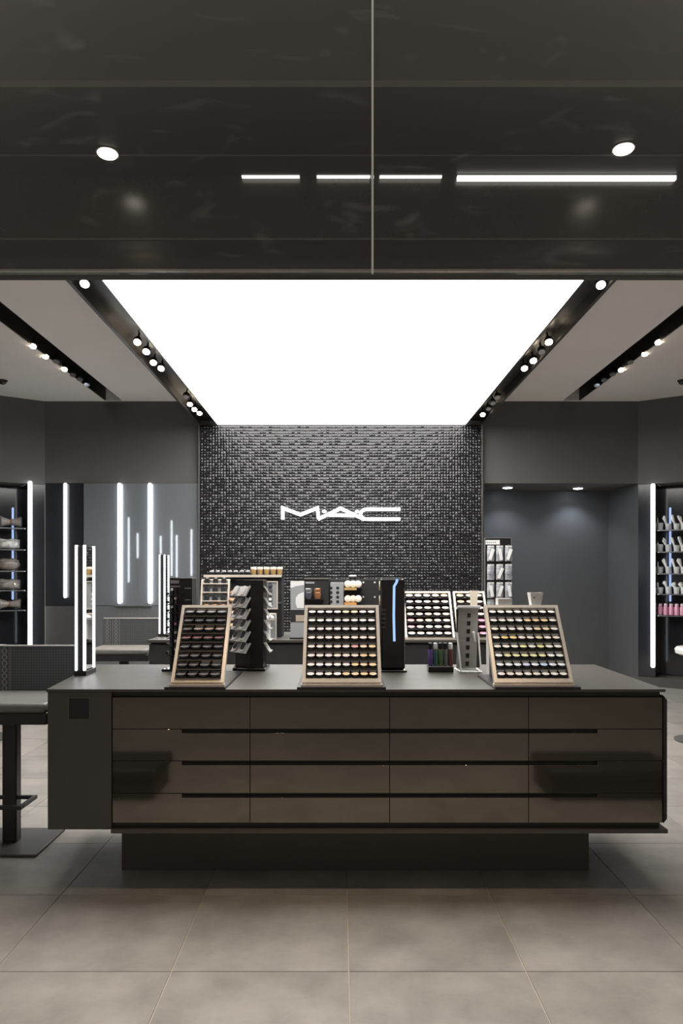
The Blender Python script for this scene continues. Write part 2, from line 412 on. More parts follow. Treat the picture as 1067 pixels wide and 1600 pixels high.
# mosaic feature wall
FYW = BY-.06
P = (BXR-BXL)/98
mb = MB().box(BXL, BXR, FYW+.012, BY-.001, .3, ZP)
fw = struct('wall_feature', mb, M['mosaic_bed'])
rows = int((ZP-.3)/P)
pat = [[(random.uniform(-1, 1), random.uniform(-1, 1), random.random()) for _ in range(10)] for _ in range(14)]
vs, fs = [], []
seam = pz(753, FYW)
GRID = [-1, -.74, -.36, .36, .74, 1]
for r in range(rows):
    z1 = ZP-.004-r*P; z0 = z1-P
    if z0 < .3: break
    gt = .006 if abs(z1-seam) < P/2 else .0016
    for c in range(98):
        x0 = BXL+c*P
        a, b_, d = pat[r % 14][c % 10]
        a = a*.12+random.uniform(-.06, .06); b_ = b_*.14+random.uniform(-.06, .06)
        o = len(vs); hx = P/2-.0016; hz = (P-.0016-gt)/2; xc_ = x0+P/2; zc_ = z0+.0016+hz
        for v in GRID:
            for u in (-1, -.6, -.2, .2, .6, 1):
                hgt = .0034*(1-u*u)*(1-v**4)
                vs.append((xc_+u*hx, FYW+.006-d*.003-hgt-(a*u*hx+b_*v*hz), zc_+v*hz))
        fs += [(o+6*q+p, o+6*q+p+1, o+6*q+p+7, o+6*q+p+6) for q in range(5) for p in range(5)]
mb = MB(); mb.v = vs; mb.f = fs; mb.m = [0]*len(fs)
me = bpy.data.meshes.new('mosaic_tiles'); me.from_pydata(vs, [], fs); me.materials.append(M['mosaic']); me.polygons.foreach_set('use_smooth', [True]*len(fs)); me.update()
stuff(put('mosaic_tiles', me, fw))
obj('edge_trim', MB().box(BXL-.014, BXL-.002, FYW-.012, BY-.001, .3, ZP-.002), M['wall'], fw)
obj('edge_trim', MB().box(BXR+.002, BXR+.014, FYW-.012, BY-.001, .3, ZP-.002), M['line'], fw)

# shop front over the opening
FY = 2.8
ZS = pz(280, FY)                            # soffit
zb0, zb1 = pz(428, FY), pz(375, FY)
SOF = F*(ZS-H)/(VY-135)                     # front edge of the soffit
JY = F*(ZS-H)/(VY-243)
wfr = struct('wall_front', MB().box(-5.2, 5.2, FY, FY+.05, zb1, ZC+.3), M['fascia'])
prof = [(FY-.001, zb1), (FY-.004, zb1-.03), (FY-.026, zb1-.07), (FY-.02, zb0+.012), (FY-.004, zb0), (FY+.06, zb0), (FY+.06, zb1)]
struct('trim_4', MB().prism(prof, -5.2, 5.2, 'yz'), M['beam'])
obj('bottom_edge', MB().box(-5.2, 5.2, FY-.03, FY-.016, zb0-.002, zb0+.006), M['line'], wfr)
struct('trim_5', MB().box(-5.2, 5.2, FY-.004, FY-.0003, zb1, zb1+.004), M['line'])
struct('ceiling_soffit', MB().box(-5.2, 5.2, SOF, F*(ZS-H)/(VY-243)-.004, ZS, ZS+.04).box(-5.2, 5.2, F*(ZS-H)/(VY-243), FY-.035, ZS+.002, ZS+.04), M['soffit'])
struct('wall_bulkhead', MB().box(-5.2, 5.2, SOF-.03, SOF, ZS-.002, 4.6), M['bulkhead'])
ls = thing('light_slot', 'thin broken white light line where the dark soffit meets the fascia', 'light', (0, FY-.018, ZS))
obj('channel', MB().box(-5.2, 5.2, -.016, .017, .012, .04), M['black_trough'], ls)
for a, b_, th in ((378, 468, .001), (495, 578, .001), (593, 690, .001), (714, 1055, .012)):
    obj('glow_strip', MB().box(px(a, FY-.012), px(b_, FY-.012), -.004, .012, -th, .003), M['slot_light'], ls)
struct('trim_7', MB().box(-5.2, 5.2, JY-.006, JY+.001, ZS-.0015, ZS+.002), M['metal_grey'])
GY = 2.2
for k, (a, b_) in enumerate(((-3.2, px(580, GY)), (px(584, GY), 3.2))):
    struct('window_%d' % (k+1), MB().box(a, b_, GY, GY+.01, pz(427, GY), 4.2), M['glass'])
struct('trim_6', MB().box(px(580.3, GY), px(583.7, GY), GY+.001, GY+.009, pz(427, GY), 4.2), mat('pane_seal', (.5, .5, .46), .3, noise=.03))

for k, (a, b_) in enumerate(((-5.2, -2.5), (2.5, 5.2))):
    struct('wall_front_'+('left', 'right')[k], MB().box(a, b_, FY, FY+.05, 0, zb1), M['wall'])
# ================================================================ LIGHT FITTINGS
def spotlight(x, y, z, lit, tiltx, label, group, r=.034, beam=0, hang=.012):
    Y = F*(z-H)/(VY-y); X_ = px(x, Y)
    o = thing('ceiling_spotlight', label, 'spotlight', (X_, Y, z), (0, 0, 0), group)
    Mt = Matrix.Translation((0, 0, hang)) @ Matrix.Rotation(math.radians(tiltx), 4, 'X')
    mb = MB().lathe([(r*.75, .03), (r, .012), (r, -hang), (r*.9, -hang-.002)][::-1], 16, Mt)
    mb.box(-.006, .006, -.006, .006, .02, .10-hang+.01, Mt)
    obj('housing', mb, M['spot_body'], o)
    obj('lens', MB().lathe([(r*.82, -hang-.008), (r*.82, -hang-.001)], 16, Mt), M['warm_lamp'] if lit else M['off_lens'], o)
    if lit and beam: spot_lamp((X_, Y, z-.06), beam, (1, .82, .62), 75, .7, (X_*.8, Y-.3, 0))
    return o
CH_L = [(133, 444, 1), (215, 535, 1), (229, 550, 1), (240, 567, 1), (252, 576, 1), (291, 620, 0), (297, 632, 1), (304, 640, 1), (312, 646, 1)]
CH_R = [(938, 446, 1), (857, 535, 1), (846, 550, 0), (833, 564, 1), (819, 576, 1), (777, 621, 0), (770, 630, 0), (763, 639, 0), (754, 648, 1)]
for nm, L in (('left', CH_L), ('right', CH_R)):
    for k, (x, y, lit) in enumerate(L):
        spotlight(x, y, ZP, lit, -34, '%s spotlight, %s from the front in the %s trough beside the glowing panel' % ('lit' if lit else 'unlit', ORD[k], nm),
                  'spotlights beside the glowing ceiling panel', beam=24 if lit else 0)
SS_L = [(52, 541, 1), (71.5, 557, 1), (88, 565, 0), (101, 577, 1), (114, 586, 0), (125, 593, 0), (136, 601, 0)]
SS_R = [(1028, 535, 1), (1007, 553, 1), (985, 566, 0), (970, 578, 1), (957, 585, 0), (944, 594, 0), (932, 602, 0)]
for nm, L in (('left', SS_L), ('right', SS_R)):
    for k, (x, y, lit) in enumerate(L):
        spotlight(x, y, ZC, lit, -30, '%s spotlight, %s from the front in the narrow black slot of the %s ceiling' % ('lit' if lit else 'unlit', ORD[k], nm),
                  'spotlights in the black ceiling slots', r=.036, beam=24 if lit else 0, hang=.012)
def downlight(x, y, z, r, m, label, group):
    Y = F*(z-H)/(VY-y); X_ = px(x, Y)
    o = thing('recessed_downlight', label, 'downlight', (X_, Y, z), 0, group)
    obj('rim', MB().lathe([(r*1.15, -.003), (r*1.15, -.0005)], 24), M['line'], o)
    obj('diffuser', MB().lathe([(r*.9, -.008), (r, -.0031)], 24), m, o)
    return Vector((X_, Y, z))
for k, (x, y) in enumerate(((168, 239), (974, 232))):
    p = downlight(x, y, ZS+(0.002 if y > 300 else 0), .036, M['front_lamp'], 'round lit downlight in dark soffit, nearer the %s end' % ('left', 'right')[k], 'round soffit downlights')
    spot_lamp(p-Vector((0, 0, .02)), 52, (1, .76, .50), 84, 1.0, p-Vector((p.x*.30, .27, 1)))
for k, (x, y) in enumerate(((793, 762), (903, 763))):
    p = downlight(x, y, ZB, .06, M['cool_lamp'], 'small cool white downlight in the niche ceiling, %s' % ('beside the mosaic wall', 'farther from the mosaic wall')[k], 'cool niche downlights')
    spot_lamp(p-Vector((0, 0, .03)), 22, (.80, .89, 1), 110, .8, p-Vector((0, -.1, 1)))
for x, y, nm in ((4, 594, 'left'), (1066, 594, 'right')):
    Y = F*(ZC-H)/(VY-y)
    o = thing('ceiling_sensor', 'small dark dome sensor on the grey ceiling at far %s' % nm, 'sensor', (px(x, Y), Y, ZC))
    obj('base', MB().lathe([(.05, -.014), (.055, -.001)], 18), M['spot_body'], o)
    obj('dome', MB().lathe([(.006, -.05), (.026, -.044), (.038, -.03), (.042, -.015)], 18), M['black_shine'], o)

def light_tube(x, y0, y1, where, label, r=.022, m='tube', name='light_tube'):
    X_, Y = where; z1, z0 = pz(y0, Y), pz(y1, Y)
    o = thing(name, label, 'tube light', (X_, Y, z0), 0)
    obj('tube', MB().lathe([(r*.6, 0), (r, r*.6), (r, z1-z0-r*.6), (r*.6, z1-z0)], 12), M[m], o)
    return o
TY = BY-.014-.032
def tube_on_wall(side, x, y0, y1, off, label, r, m='tube'):
    t = wall_t(side, x, off); p = wall_pt(side, t, off); return light_tube(x, y0, y1, (p.x, p.y), label, r, m)
tube_on_wall(-1, 47, 752, 1012, .034, 'long white tube light at the edge of the left pouch shelves', .026)
tube_on_wall(1, 1020, 756, 1043, .034, 'long white tube light at the edge of the right brush shelves', .026)
light_tube(102, 755, 934, (px(102, TY), TY), 'bluish white tube reflection on the black glossy panel of the back wall', .021)  # reflection in the glossy panel, built as a glowing tube
light_tube(186.5, 755, 943, (px(186.5, TY), TY), 'white tube light on the satin mirror, nearer the left corner', .023)
light_tube(234, 755, 943, (px(234, TY), TY), 'white tube light on the satin mirror, nearer the mosaic wall', .023)
tube_on_wall(-1, 20, 793, 937, -.30, 'thin blue light tube behind the pouch shelves', .013, 'tube_dim')
tube_on_wall(1, 1047, 793, 940, -.30, 'thin blue light tube behind the brush shelves', .013, 'tube_dim')

for k, (x, y0, y1) in enumerate(((201, 808, 910), (215, 833, 872), (251, 837, 866), (268, 813, 900), (276, 836, 902), (299, 827, 900))):
    D = 2*(BY-.014)-(FY+.08)             # seen in the satin mirror of the back wall
    z0 = H-(y1-VY)*D/F; z1 = H-(y0-VY)*D/F
    o = thing('light_tube', 'thin tube light mirrored in the satin panel, %s from the left of six' % ORD[k], 'tube light', ((x-VX)*D/F, FY+.08, z0), 0, 'tube lights mirrored in the satin panel')
    obj('tube', MB().lathe([(.012, 0), (.02, .012), (.02, z1-z0-.012), (.012, z1-z0)], 12), M['tube'], o)
    obj('bracket', MB().box(-.008, .008, -.03, -.019, .02, .05).box(-.008, .008, -.03, -.019, z1-z0-.05, z1-z0-.02), M['steel_dark'], o)
# lit letter sign on the mosaic wall
SYN = FYW-.05
sg = thing('letter_sign', 'white glowing three-letter sign on the black mosaic wall', 'sign', (0, SYN, 0))
def sp(cx, cy): return (px(420+cx/4.639, SYN), pz(770+cy/4.639, SYN))
W_ = 23/4.639*SYN/F
def letter(name, strokes, dots=()):
    mb = MB()
    for st in strokes: mb.ribbon([sp(*p) for p in st], W_, 0, .03)
    for cx, cy in dots:
        x, z = sp(cx, cy); n = 16
        mb.prism([(x+.027*math.cos(2*PI*i/n), z+.018*math.sin(2*PI*i/n)) for i in range(n)], 0, .03, 'xz')
    return obj(name, mb, M['sign'], sg)
letter('letter', [[(100, 193), (100, 110), (228, 158), (352, 110), (360, 188)]])
letter('letter', [[(356, 192), (370, 184), (520, 113), (680, 186), (694, 193)], [(432, 160), (622, 164)]])
arc = [(712-47*math.sin(a), 155-36*math.cos(a)) for a in [PI*i/10 for i in range(11)]]
letter('letter', [[(952, 119)]+arc+[(952, 191)]])
letter('dot', [], [(402, 135)]); letter('dot', [], [(640, 135)])
obj('standoff', MB().box(sp(200, 150)[0]-.01, sp(200, 150)[0]+.01, .03, .054, sp(200, 152)[1]-.01, sp(200, 152)[1]+.01)
    .box(sp(520, 150)[0]-.01, sp(520, 150)[0]+.01, .03, .054, sp(500, 161)[1]-.01, sp(500, 161)[1]+.01)
    .box(sp(850, 150)[0]-.01, sp(850, 150)[0]+.01, .03, .054, sp(850, 119)[1]-.01, sp(850, 119)[1]+.01), M['sign_side'], sg)

# ================================================================ FRONT COUNTER
CY = 3.106; CZ = .86
ct = thing('display_counter', 'long dark counter with bronze drawer fronts and grey top', 'counter', (0, 0, 0))
K = CY/F
def cx(x): return (x-VX)*K
def cz(y): return H-(y-VY)*K
TL = [(cx(72), CY), (cx(1040), CY), (1.385, 4.0), (-1.333, 4.0)]
obj('countertop', MB().prism(TL, CZ-.012, CZ), M['counter'], ct, bevel=.002)
zb = cz(1297)
FX0, FX1 = cx(174), cx(1037)
# carcass with its shadow gaps
mb = MB().box(FX0, FX1-.002, CY+.035, 3.97, zb+.01, CZ-.012)
obj('carcass', mb, M['gap'], ct)
obj('end_panel', MB().prism([(cx(72)+.004, CY+.006), (FX0-.002, CY+.006), (FX0-.002, 3.97), (-1.327, 3.97)], zb, CZ-.0125), M['end'], ct, bevel=.002)
obj('side_panel', MB().prism([(FX1+.001, cz(1287)), (FX1+.016, cz(1280)), (FX1+.016, cz(1094)), (FX1+.001, cz(1087))], CY+.004, 3.97, 'xz'), M['soft_black'], ct, bevel=.001)
obj('bottom_ledge', MB().box(FX0-.002, cx(1043), CY-.002, 3.97, cz(1302), cz(1296)), M['plinth'], ct)
obj('bottom_rail', MB().box(FX0, FX1-.01, CY+.022, CY+.036, cz(1296), cz(1288)), M['gap'], ct)
obj('top_rail', MB().box(FX0, FX1-.01, CY+.022, CY+.036, cz(1089), CZ-.0125), M['gap'], ct)
PYY = 3.35
obj('plinth', MB().box(px(190, PYY), px(920, PYY), PYY, 3.85, 0, cz(1302)), M['plinth'], ct, bevel=.002)
cols = [174, 390, 609, 827, 1037]; rws = [1090, 1140, 1190, 1241, 1287.5]
for r in range(4):
    for c in range(4):
        x0, x1 = cx(cols[c])+.0013, cx(cols[c+1])-.0013
        z1, z0 = cz(rws[r])-.0012, cz(rws[r+1])+.0012
        gh = .0165                       # finger groove height
        if r == 0: poly = [(x0, z0), (x1, z0), (x1, z1), (x0, z1)]
        elif c == 0: xm = cx(283); poly = [(x0, z0), (x1, z0), (x1, z1-gh), (xm, z1-gh), (xm, z1), (x0, z1)]
        elif c == 3: xm = cx(935); poly = [(x0, z0), (x1, z0), (x1, z1), (xm, z1), (xm, z1-gh), (x0, z1-gh)]
        else: poly = [(x0, z0), (x1, z0), (x1, z1-gh), (x0, z1-gh)]
        d = obj('drawer', MB().prism(poly, CY+.012, CY+.033, 'xz'), M['drawer'], ct, bevel=.0008)
        if r:
            a = cx(283) if c == 0 else x0; b_ = cx(935) if c == 3 else x1
            hb = MB().box(a+.0005, b_-.0005, CY+.026, CY+.0345, z1-gh+.0005, z1-.0005)
            hb.box(a+.0005, b_-.0005, CY+.014, CY+.026, z1-gh+.0035, z1-gh+.006)
            obj('handle', hb, M['soft_black'], d)
vt = obj('vent_frame', MB().box(cx(106), cx(140), CY+.003, CY+.006, cz(1091), cz(1090)).box(cx(106), cx(140), CY+.003, CY+.006, cz(1125), cz(1124))
         .box(cx(106), cx(107), CY+.003, CY+.006, cz(1124), cz(1091)).box(cx(139), cx(140), CY+.003, CY+.006, cz(1124), cz(1091)), mat('vent_edge', (.13, .13, .12), .4, noise=.03), ct)
mb = MB().box(cx(107), cx(139), CY+.0045, CY+.006, cz(1124), cz(1091))
obj('vent_plate', mb, M['gap'], vt)

# ================================================================ REAR COUNTER
RY = F*(H-CZ)/(1000-VY)
rc = thing('display_counter', 'plain dark back counter under the mosaic wall, carrying the rear trays', 'counter', (0, 0, 0))
RX0, RX1 = px(230, RY), px(806, RY)
obj('countertop', MB().box(RX0, RX1, RY, RY+.85, CZ-.02, CZ), M['counter'], rc, bevel=.002)
obj('body', MB().box(RX0+.01, RX1-.01, RY+.015, RY+.83, .08, CZ-.035), M['soft_black'], rc, bevel=.002)
obj('rail', MB().box(RX0+.02, RX1-.02, RY+.03, RY+.82, CZ-.035, CZ-.02), M['gap'], rc)
obj('plinth', MB().box(RX0+.08, RX1-.08, RY+.08, RY+.78, 0, .08), M['gap'], rc)

# ================================================================ POTS AND TRAYS
POT_CACHE = {}
def pan_mat(rgb):
    k = ('pan',)+tuple(round(c, 2) for c in rgb)
    if k not in POT_CACHE: POT_CACHE[k] = mat('pressed_powder', rgb, .45, noise=.05, nscale=60)
    return POT_CACHE[k]
def pot_meshes(r, rgb, lidm, lid, SQ=.74):
    kb = ('base', r)
    if kb not in POT_CACHE:
        POT_CACHE[kb] = MB().lathe([(r*.93, 0), (r, .003), (r, .009), (r*.95, .0105), (r*.9, .0105), (r*.9, .0095)], 16).mesh('pot_base', M['black'])
    kp = ('panmesh', r, tuple(rgb))
    if kp not in POT_CACHE:
        POT_CACHE[kp] = MB().lathe([(r*.9, .0096), (r*.9, .0115), (r*.6, .0132), (r*.25, .0138)], 16).mesh('pan', pan_mat(rgb))
    kl = None
    if lid:
        kl = ('lid', r, lidm, lid)
        if kl not in POT_CACHE:
            Mt = Matrix.Translation((0, r*.80, .010)) @ Matrix.Rotation(math.radians(-78), 4, 'X') @ Matrix.Translation((0, r, 0))
            # an open dome lid standing on its hinge behind the pan
            Mt = Matrix.Translation((0, r*.92, .008)) @ Matrix.Rotation(math.radians(lid), 4, 'X') @ Matrix.Diagonal((1, SQ, 1, 1)) @ Matrix.Translation((0, r*.90, 0))
            n = 18; mb = MB()
            mb.lathe([(r*.96, -.0045), (r*.98, 0), (r*.82, 0), (r*.82, -.0040)], n, Mt, 0)
            mb.lathe([(r*.81, -.0030), (r*.81, -.0012)], n, Mt, 1)
            POT_CACHE[kl] = mb.mesh('lid', [M['lid_rim'], M[lidm]])
    return POT_CACHE[kb], POT_CACHE[kp], (POT_CACHE[kl] if kl else None)
def make_pot(loc, r, rgb, label, group, cat='makeup pot', name='powder_pot', lid=0, lidm='lid', tilt=16, sq=.74):
    o = thing(name, label, cat, loc, (math.radians(tilt), 0, 0), group)
    b, p, l = pot_meshes(r, rgb, lidm, lid, sq)
    put('base', b, o); put('pan', p, o)
    if l: put('lid', l, o)
    return o

def tray(xc, width, y0, run, rise, z0, nr, nc, r, label, pot_label, group, colour, lid=0, lidf=None, plate=None, pname='powder_pot', pcat='makeup pot', tilt=16, s_lo=.050, s_hi=.028, skip=None, lip='black', sq=.64):
    """inclined tray of stepped ledges in a pale frame, standing on a black plate"""
    L = math.hypot(run, rise); e = Vector((0, run/L, rise/L)); nrm = Vector((0, -rise/L, run/L))
    base = thing('display_tray', label, 'tray', (xc, y0, z0))
    zp = 0
    if plate:
        pts = [(plate[0]-xc, plate[2]-y0), (plate[1]-xc, plate[2]-y0), (plate[1]-xc, plate[3]-y0), (plate[0]-xc, plate[3]-y0)]
        obj('base_plate', MB().prism(pts, 0, .010), M['black'], base, bevel=.001); zp = .010
    A = Matrix(((1, 0, 0, 0), (0, e.y, nrm.y, .012), (0, e.z, nrm.z, zp+.004), (0, 0, 0, 1)))   # (u, s, n) -> local
    w2 = width/2; bw = .014; th = .024
    mb = MB().box(-w2, w2, 0, bw*1.4, 0, th, A).box(-w2, w2, L-bw, L, 0, th, A).box(-w2, -w2+bw, bw*1.4, L-bw, 0, th, A).box(w2-bw, w2, bw*1.4, L-bw, 0, th, A)
    obj('frame', mb, M['frame'], base)
    obj('foot_bar', MB().box(-w2-.004, w2+.004, -.012, .012, zp, zp+.012), M['frame'], base, bevel=.001)
    obj('back_board', MB().box(-w2+bw, w2-bw, bw*1.4, L-bw, -.004, .002, A), M['soft_black'], base)
    # prop behind
    mb = MB().box(-w2*.5, -w2*.5+.02, run*.85, run*.85+.012, zp, rise*.80).box(w2*.5-.02, w2*.5, run*.85, run*.85+.012, zp, rise*.80)
    obj('prop', mb, M['black'], base)
    iw = width-2*bw
    ps = (L-s_hi-s_lo)/(nr-1); pu = (iw-.004)/nc
    tl = math.radians(tilt); fw_ = Vector((0, -math.cos(tl), -math.sin(tl))); up = Vector((0, -math.sin(tl), math.cos(tl)))
    for i in range(nr):                       # row 0 is the top one
        s = s_lo+ps*(nr-1-i)
        B = A @ Vector((0, s, .002))
        R = Matrix(((1, 0, 0, B.x), (0, -fw_.y, up.y, B.y), (0, -fw_.z, up.z, B.z), (0, 0, 0, 1)))
        obj('step', MB().box(-iw/2+.001, iw/2-.001, -2*r*.98, 0, -.004, 0, R).box(-iw/2+.001, iw/2-.001, -2*r*.98, -2*r*.98+.0015, -.0065, -.004, R, 1), [M['black'], M[lip]], base)
        for j in range(nc):
            if skip and (i, j) in skip: continue
            u = -iw/2+.002+pu*(j+.5)
            p = R @ Vector((u, -r*.98, .0004)) + Vector((xc, y0, z0))
            rgb = colour(i, j); lm = lidf(i, j) if lidf else 'lid'
            make_pot(p, r, rgb, pot_label(i, j), group, pcat, pname, lid, lm, tilt, sq)
    return base

pinks = [(.90, .80, .76), (.92, .83, .79), (.88, .76, .74), (.90, .80, .73), (.93, .86, .82)]
def c_mid(i, j):
    if i >= 4 and j >= 6-(i-4)*.7: return (.86, .58, .28) if (i+j) % 2 else (.85, .62, .36)
    if i == 0 and j in (4, 5): return (.85, .66, .40)
    if i == 4 and j == 5: return (.72, .30, .30)
    if i in (3, 4, 5): return (.86, .70, .58) if j > 2 else (.86, .72, .66)
    return pinks[(i*3+j) % 5]
def lab(i, j, where): return 'round powder pot, %s from the left in the %s row of the %s tray' % (ORD[j], ORD[i], where)
mid = tray((472+596)/2*K-VX*K, .336, 3.12, .23, .319, CZ, 8, 8, .0176, 'pale-framed inclined tray of pink and cream powder pots at the middle of the front counter',
     lambda i, j: lab(i, j, 'middle front'), 'powder pots in the middle front tray', c_mid, lid=62, plate=(cx(464), cx(603), CY-.006, 3.62))
def c_right(i, j):
    if i == 1 and j in (4, 5, 6): return (.84, .58, .28)
    if i == 2 and j in (5, 6): return (.82, .66, .36)
    if i == 3: return (.85, .58, .18) if j in (1, 2) else ((.8, .66, .34) if j == 5 else (.80, .70, .58))
    if i == 4: return (.74, .70, .26) if j in (3, 5) else (.84, .80, .70)
    if i == 5: return (.78, .74, .36) if j in (1, 2, 3, 4, 5) else (.84, .84, .78)
    if i == 6: return {3: (.62, .64, .86), 5: (.52, .66, .86)}.get(j, (.82, .86, .90))
    return [(.84, .78, .68), (.86, .80, .74), (.82, .74, .62)][(i+j) % 3]
tray((.654+.988)/2, .334, 3.12, .23, .319, CZ, 8, 8, .0174, 'pale-framed tray of cream, yellow and blue powder pots on the front counter',
     lambda i, j: lab(i, j, 'right front'), 'powder pots in the right front tray', c_right, lid=64, lidf=lambda i, j: 'lid_clear', plate=(cx(773), cx(907), CY-.006, 3.50))
def c_left(i, j):
    if i == 2 and j: return (.40, .30, .23)
    if i == 3: return (.20, .07, .08)
    return (.10, .085, .08)
def l_left(i, j):
    if (i, j) in ((0, 1), (0, 2)): return 'white'
    if i == 2 and j: return 'pearl' if j == 1 else 'tan_lid'
    if i == 6 and j > 1: return 'white'
    return 'lid'

tray((-.716-.492)/2, .224, 3.12, .23, .319, CZ, 8, 4, .0232, 'narrow pale-framed tray of black compacts at the left of the front counter',
     lambda i, j: 'open black compact, %s from the left in the %s row of the left front tray' % (ORD[j], ORD[i]), 'black compacts in the left front tray',
     c_left, lid=60, lidf=l_left, plate=(cx(257), cx(352), CY-.006, 3.64), pname='powder_compact', pcat='compact', tilt=10, lip='tan_lid', sq=.45)
# rear trays
def c_rear(i, j):
    if i == 0 and j == 4: return (.85, .62, .34)
    if i == 3: return (.86, .66, .46) if j in (0, 2, 4) else (.85, .62, .52)
    if i == 4: return [(.74, .34, .32), (.82, .52, .36), (.84, .56, .38), (.84, .62, .56), (.86, .66, .6)][j]
    if i == 5 and j == 0: return (.74, .32, .36)
    return [(.86, .72, .66), (.82, .60, .54), (.85, .68, .60)][(i+2*j) % 3]
RTY = RY+.055
tray((px(633.5, RTY)+px(710, RTY))/2, .378, RTY, .25, .345, CZ, 7, 5, .030, 'pale-framed inclined tray of large pink blush pots on the back counter',
     lambda i, j: 'large pink blush pot, %s from the left in the %s row of the rear tray' % (ORD[j], ORD[i]), 'blush pots in the rear pink tray', c_rear, lid=0, pname='blush_pot', tilt=18, s_lo=.052, s_hi=.024)
tray(px(714, RTY)+.13, .25, RTY, .25, .345, CZ, 7, 3, .030, 'narrower pale-framed tray of orange and pink pots beside the hanging packet rack',
     lambda i, j: 'orange-pink blush pot, %s from the left in the %s row of the narrow rear tray' % (ORD[j], ORD[i]), 'blush pots in the narrow rear tray',
     lambda i, j: (.84, .58, .32) if j == 0 else (.84, .62, .5) if i < 4 else (.8, .3, .42), lid=0, pname='blush_pot', tilt=18, s_lo=.052, s_hi=.024)

# ================================================================ VANITY LIGHT TOWERS
def vanity(x0, y0, z0, h, label):
    o = thing('vanity_mirror', label, 'lighted mirror', (x0, y0, z0), 0, 'tall lit mirror towers on the counters')
    wx, dy = .050, .150; q = .018
    obj('base', MB().box(-.004, wx+.004, .004, dy-.004, 0, .022), M['steel_dark'], o)
    obj('core', MB().box(.008, wx-.008, .008, dy-.008, .022, h-.006), M['soft_black'], o)
    for sx in (0, 1):
        for sy in (0, 1):
            a = 0 if sx == 0 else wx-.011; b_ = 0 if sy == 0 else dy-.018
            obj('glow_strip', MB().box(a, a+.011, b_, b_+.018, .024, h), M['led'], o, bevel=.003)
    obj('mirror', MB().box(wx-.008, wx-.005, .021, dy-.021, .028, h-.008), M['mirror_clear'], o)
    obj('mirror', MB().box(.005, .008, .021, dy-.021, .028, h-.008), M['mirror_clear'], o)
    obj('cap', MB().box(.010, wx-.010, .021, dy-.021, h-.006, h), M['steel_dark'], o)
M['led'] = mat('light_strip_white', (.9, .96, 1), .3, emit=2.6, ecol=(.9, .96, 1), noise=.001)
M['mirror_clear'] = mat('clear_mirror', (.82, .84, .86), .03, metal=1., noise=.02)
vanity(-1.272, 3.53, CZ, .628, 'tall narrow lit mirror tower at the left end of the front counter')
vanity(px(248, 5.88), 5.88, CZ, .655, 'tall narrow lit mirror tower at the left end of the back counter')

# ================================================================ CHAIRS
def chair(x, y, rz, label):
    o = thing('makeup_chair', label, 'chair', (x, y, 0), rz, 'square makeup chairs')
    hw = .255
    obj('base_plate', MB().box(-.2, .2, -.19, .19, .0, .014), M['plate'], o, bevel=.004)
    obj('post', MB().box(-.036, .036, -.03, .03, .014, .635), M['steel_dark'], o, bevel=.006)
    obj('seat_frame', MB().box(-hw, hw, -.2, .24, .632, .690), M['steel_dark'], o, bevel=.006)
    obj('seat', MB().box(-hw+.004, hw-.004, -.21, .21, .690, .735), M['seat'], o, bevel=.014)
    obj('backrest', MB().box(-hw, hw, .215, .262, .690, .972), M['fabric'], o, bevel=.010)
    obj('piping', MB().box(-hw+.008, hw-.008, .212, .220, .966, .974).box(hw-.012, hw-.004, .212, .220, .70, .966), M['pipe'], o, bevel=.002)
    fr = MB().box(-.13, .13, -.19, -.165, .225, .243).box(-.13, -.11, -.165, .0, .225, .243).box(.11, .13, -.165, .0, .225, .243).box(-.11, .11, -.02, .0, .225, .243)
    obj('footrest', fr, M['steel_dark'], o, bevel=.003)
chair(-1.645, 3.69, 0, 'grey patterned square makeup chair beside the left end of the front counter')
chair(px(196.5, 6.4), 6.35, 0, 'grey patterned square makeup chair in front of the satin mirror')
def round_stool(x, y, label):
    o = thing('round_stool', label, 'stool', (x, y, 0), 0, 'round pale stools by the side walls')
    obj('seat', MB().lathe([(.16, .70), (.19, .715), (.195, .745), (.18, .765), (.10, .772)], 24), M['cup'], o)
    obj('post', MB().lathe([(.03, .02), (.03, .70)], 14), M['steel_dark'], o)
    obj('base', MB().lathe([(.2, 0), (.2, .012), (.05, .022)], 24), M['plate'], o)
SYT = F*(H-.775)/(1005-VY)
round_stool(px(14, 6.1)-.195, 6.1, 'round pale stool at the left edge behind the patterned chair')
round_stool(px(1057, 6.0)+.195, 6.0, 'round pale stool at the right edge by the brush shelves')

# ================================================================ FRONT COUNTER DISPLAYS
# black lipstick rack
RKY = 3.72
rx0, rx1 = px(265, RKY), px(300, RKY); rcx = (rx0+rx1)/2; rw = (rx1-rx0)/2
rk = thing('lipstick_rack', 'tall black tester rack with small slanted side shelves, behind the left tray', 'display rack', (rcx, RKY, CZ))
hh = pz(903, RKY)-CZ
obj('foot', MB().prism([(-rw-.035, -.03), (rw+.01, -.03), (rw+.01, .12), (-rw-.01, .12)], 0, .012), M['black_shine'], rk, bevel=.003)
obj('column', MB().box(-rw, rw, 0, .11, .012, hh), M['black'], rk, bevel=.002)
obj('header', MB().box(-rw+.004, -rw*.15, -.002, -.0002, hh-.028, hh-.012).box(-rw+.004, rw*-.05, -.002, -.0002, hh-.046, hh-.040), M['grey_card'], rk)
obj('label_strip', MB().box(rw*.35, rw*.9, -.002, -.0002, hh-.055, hh-.049).box(rw*.35, rw*.85, -.002, -.0002, hh-.113, hh-.109), M['grey_card'], rk)
ts_me = MB().box(-.022, 0, .006, .104, -.001, .001, Matrix.Rotation(math.radians(-28), 4, 'Y')).mesh('side_shelf', M['black_shine'])
tube_me = MB().lathe([(.0075, 0), (.0075, .022), (.0062, .0225), (.0062, .032), (.004, .034)], 10)
tube_a = tube_me.mesh('lipstick_case', M['black_shine'])
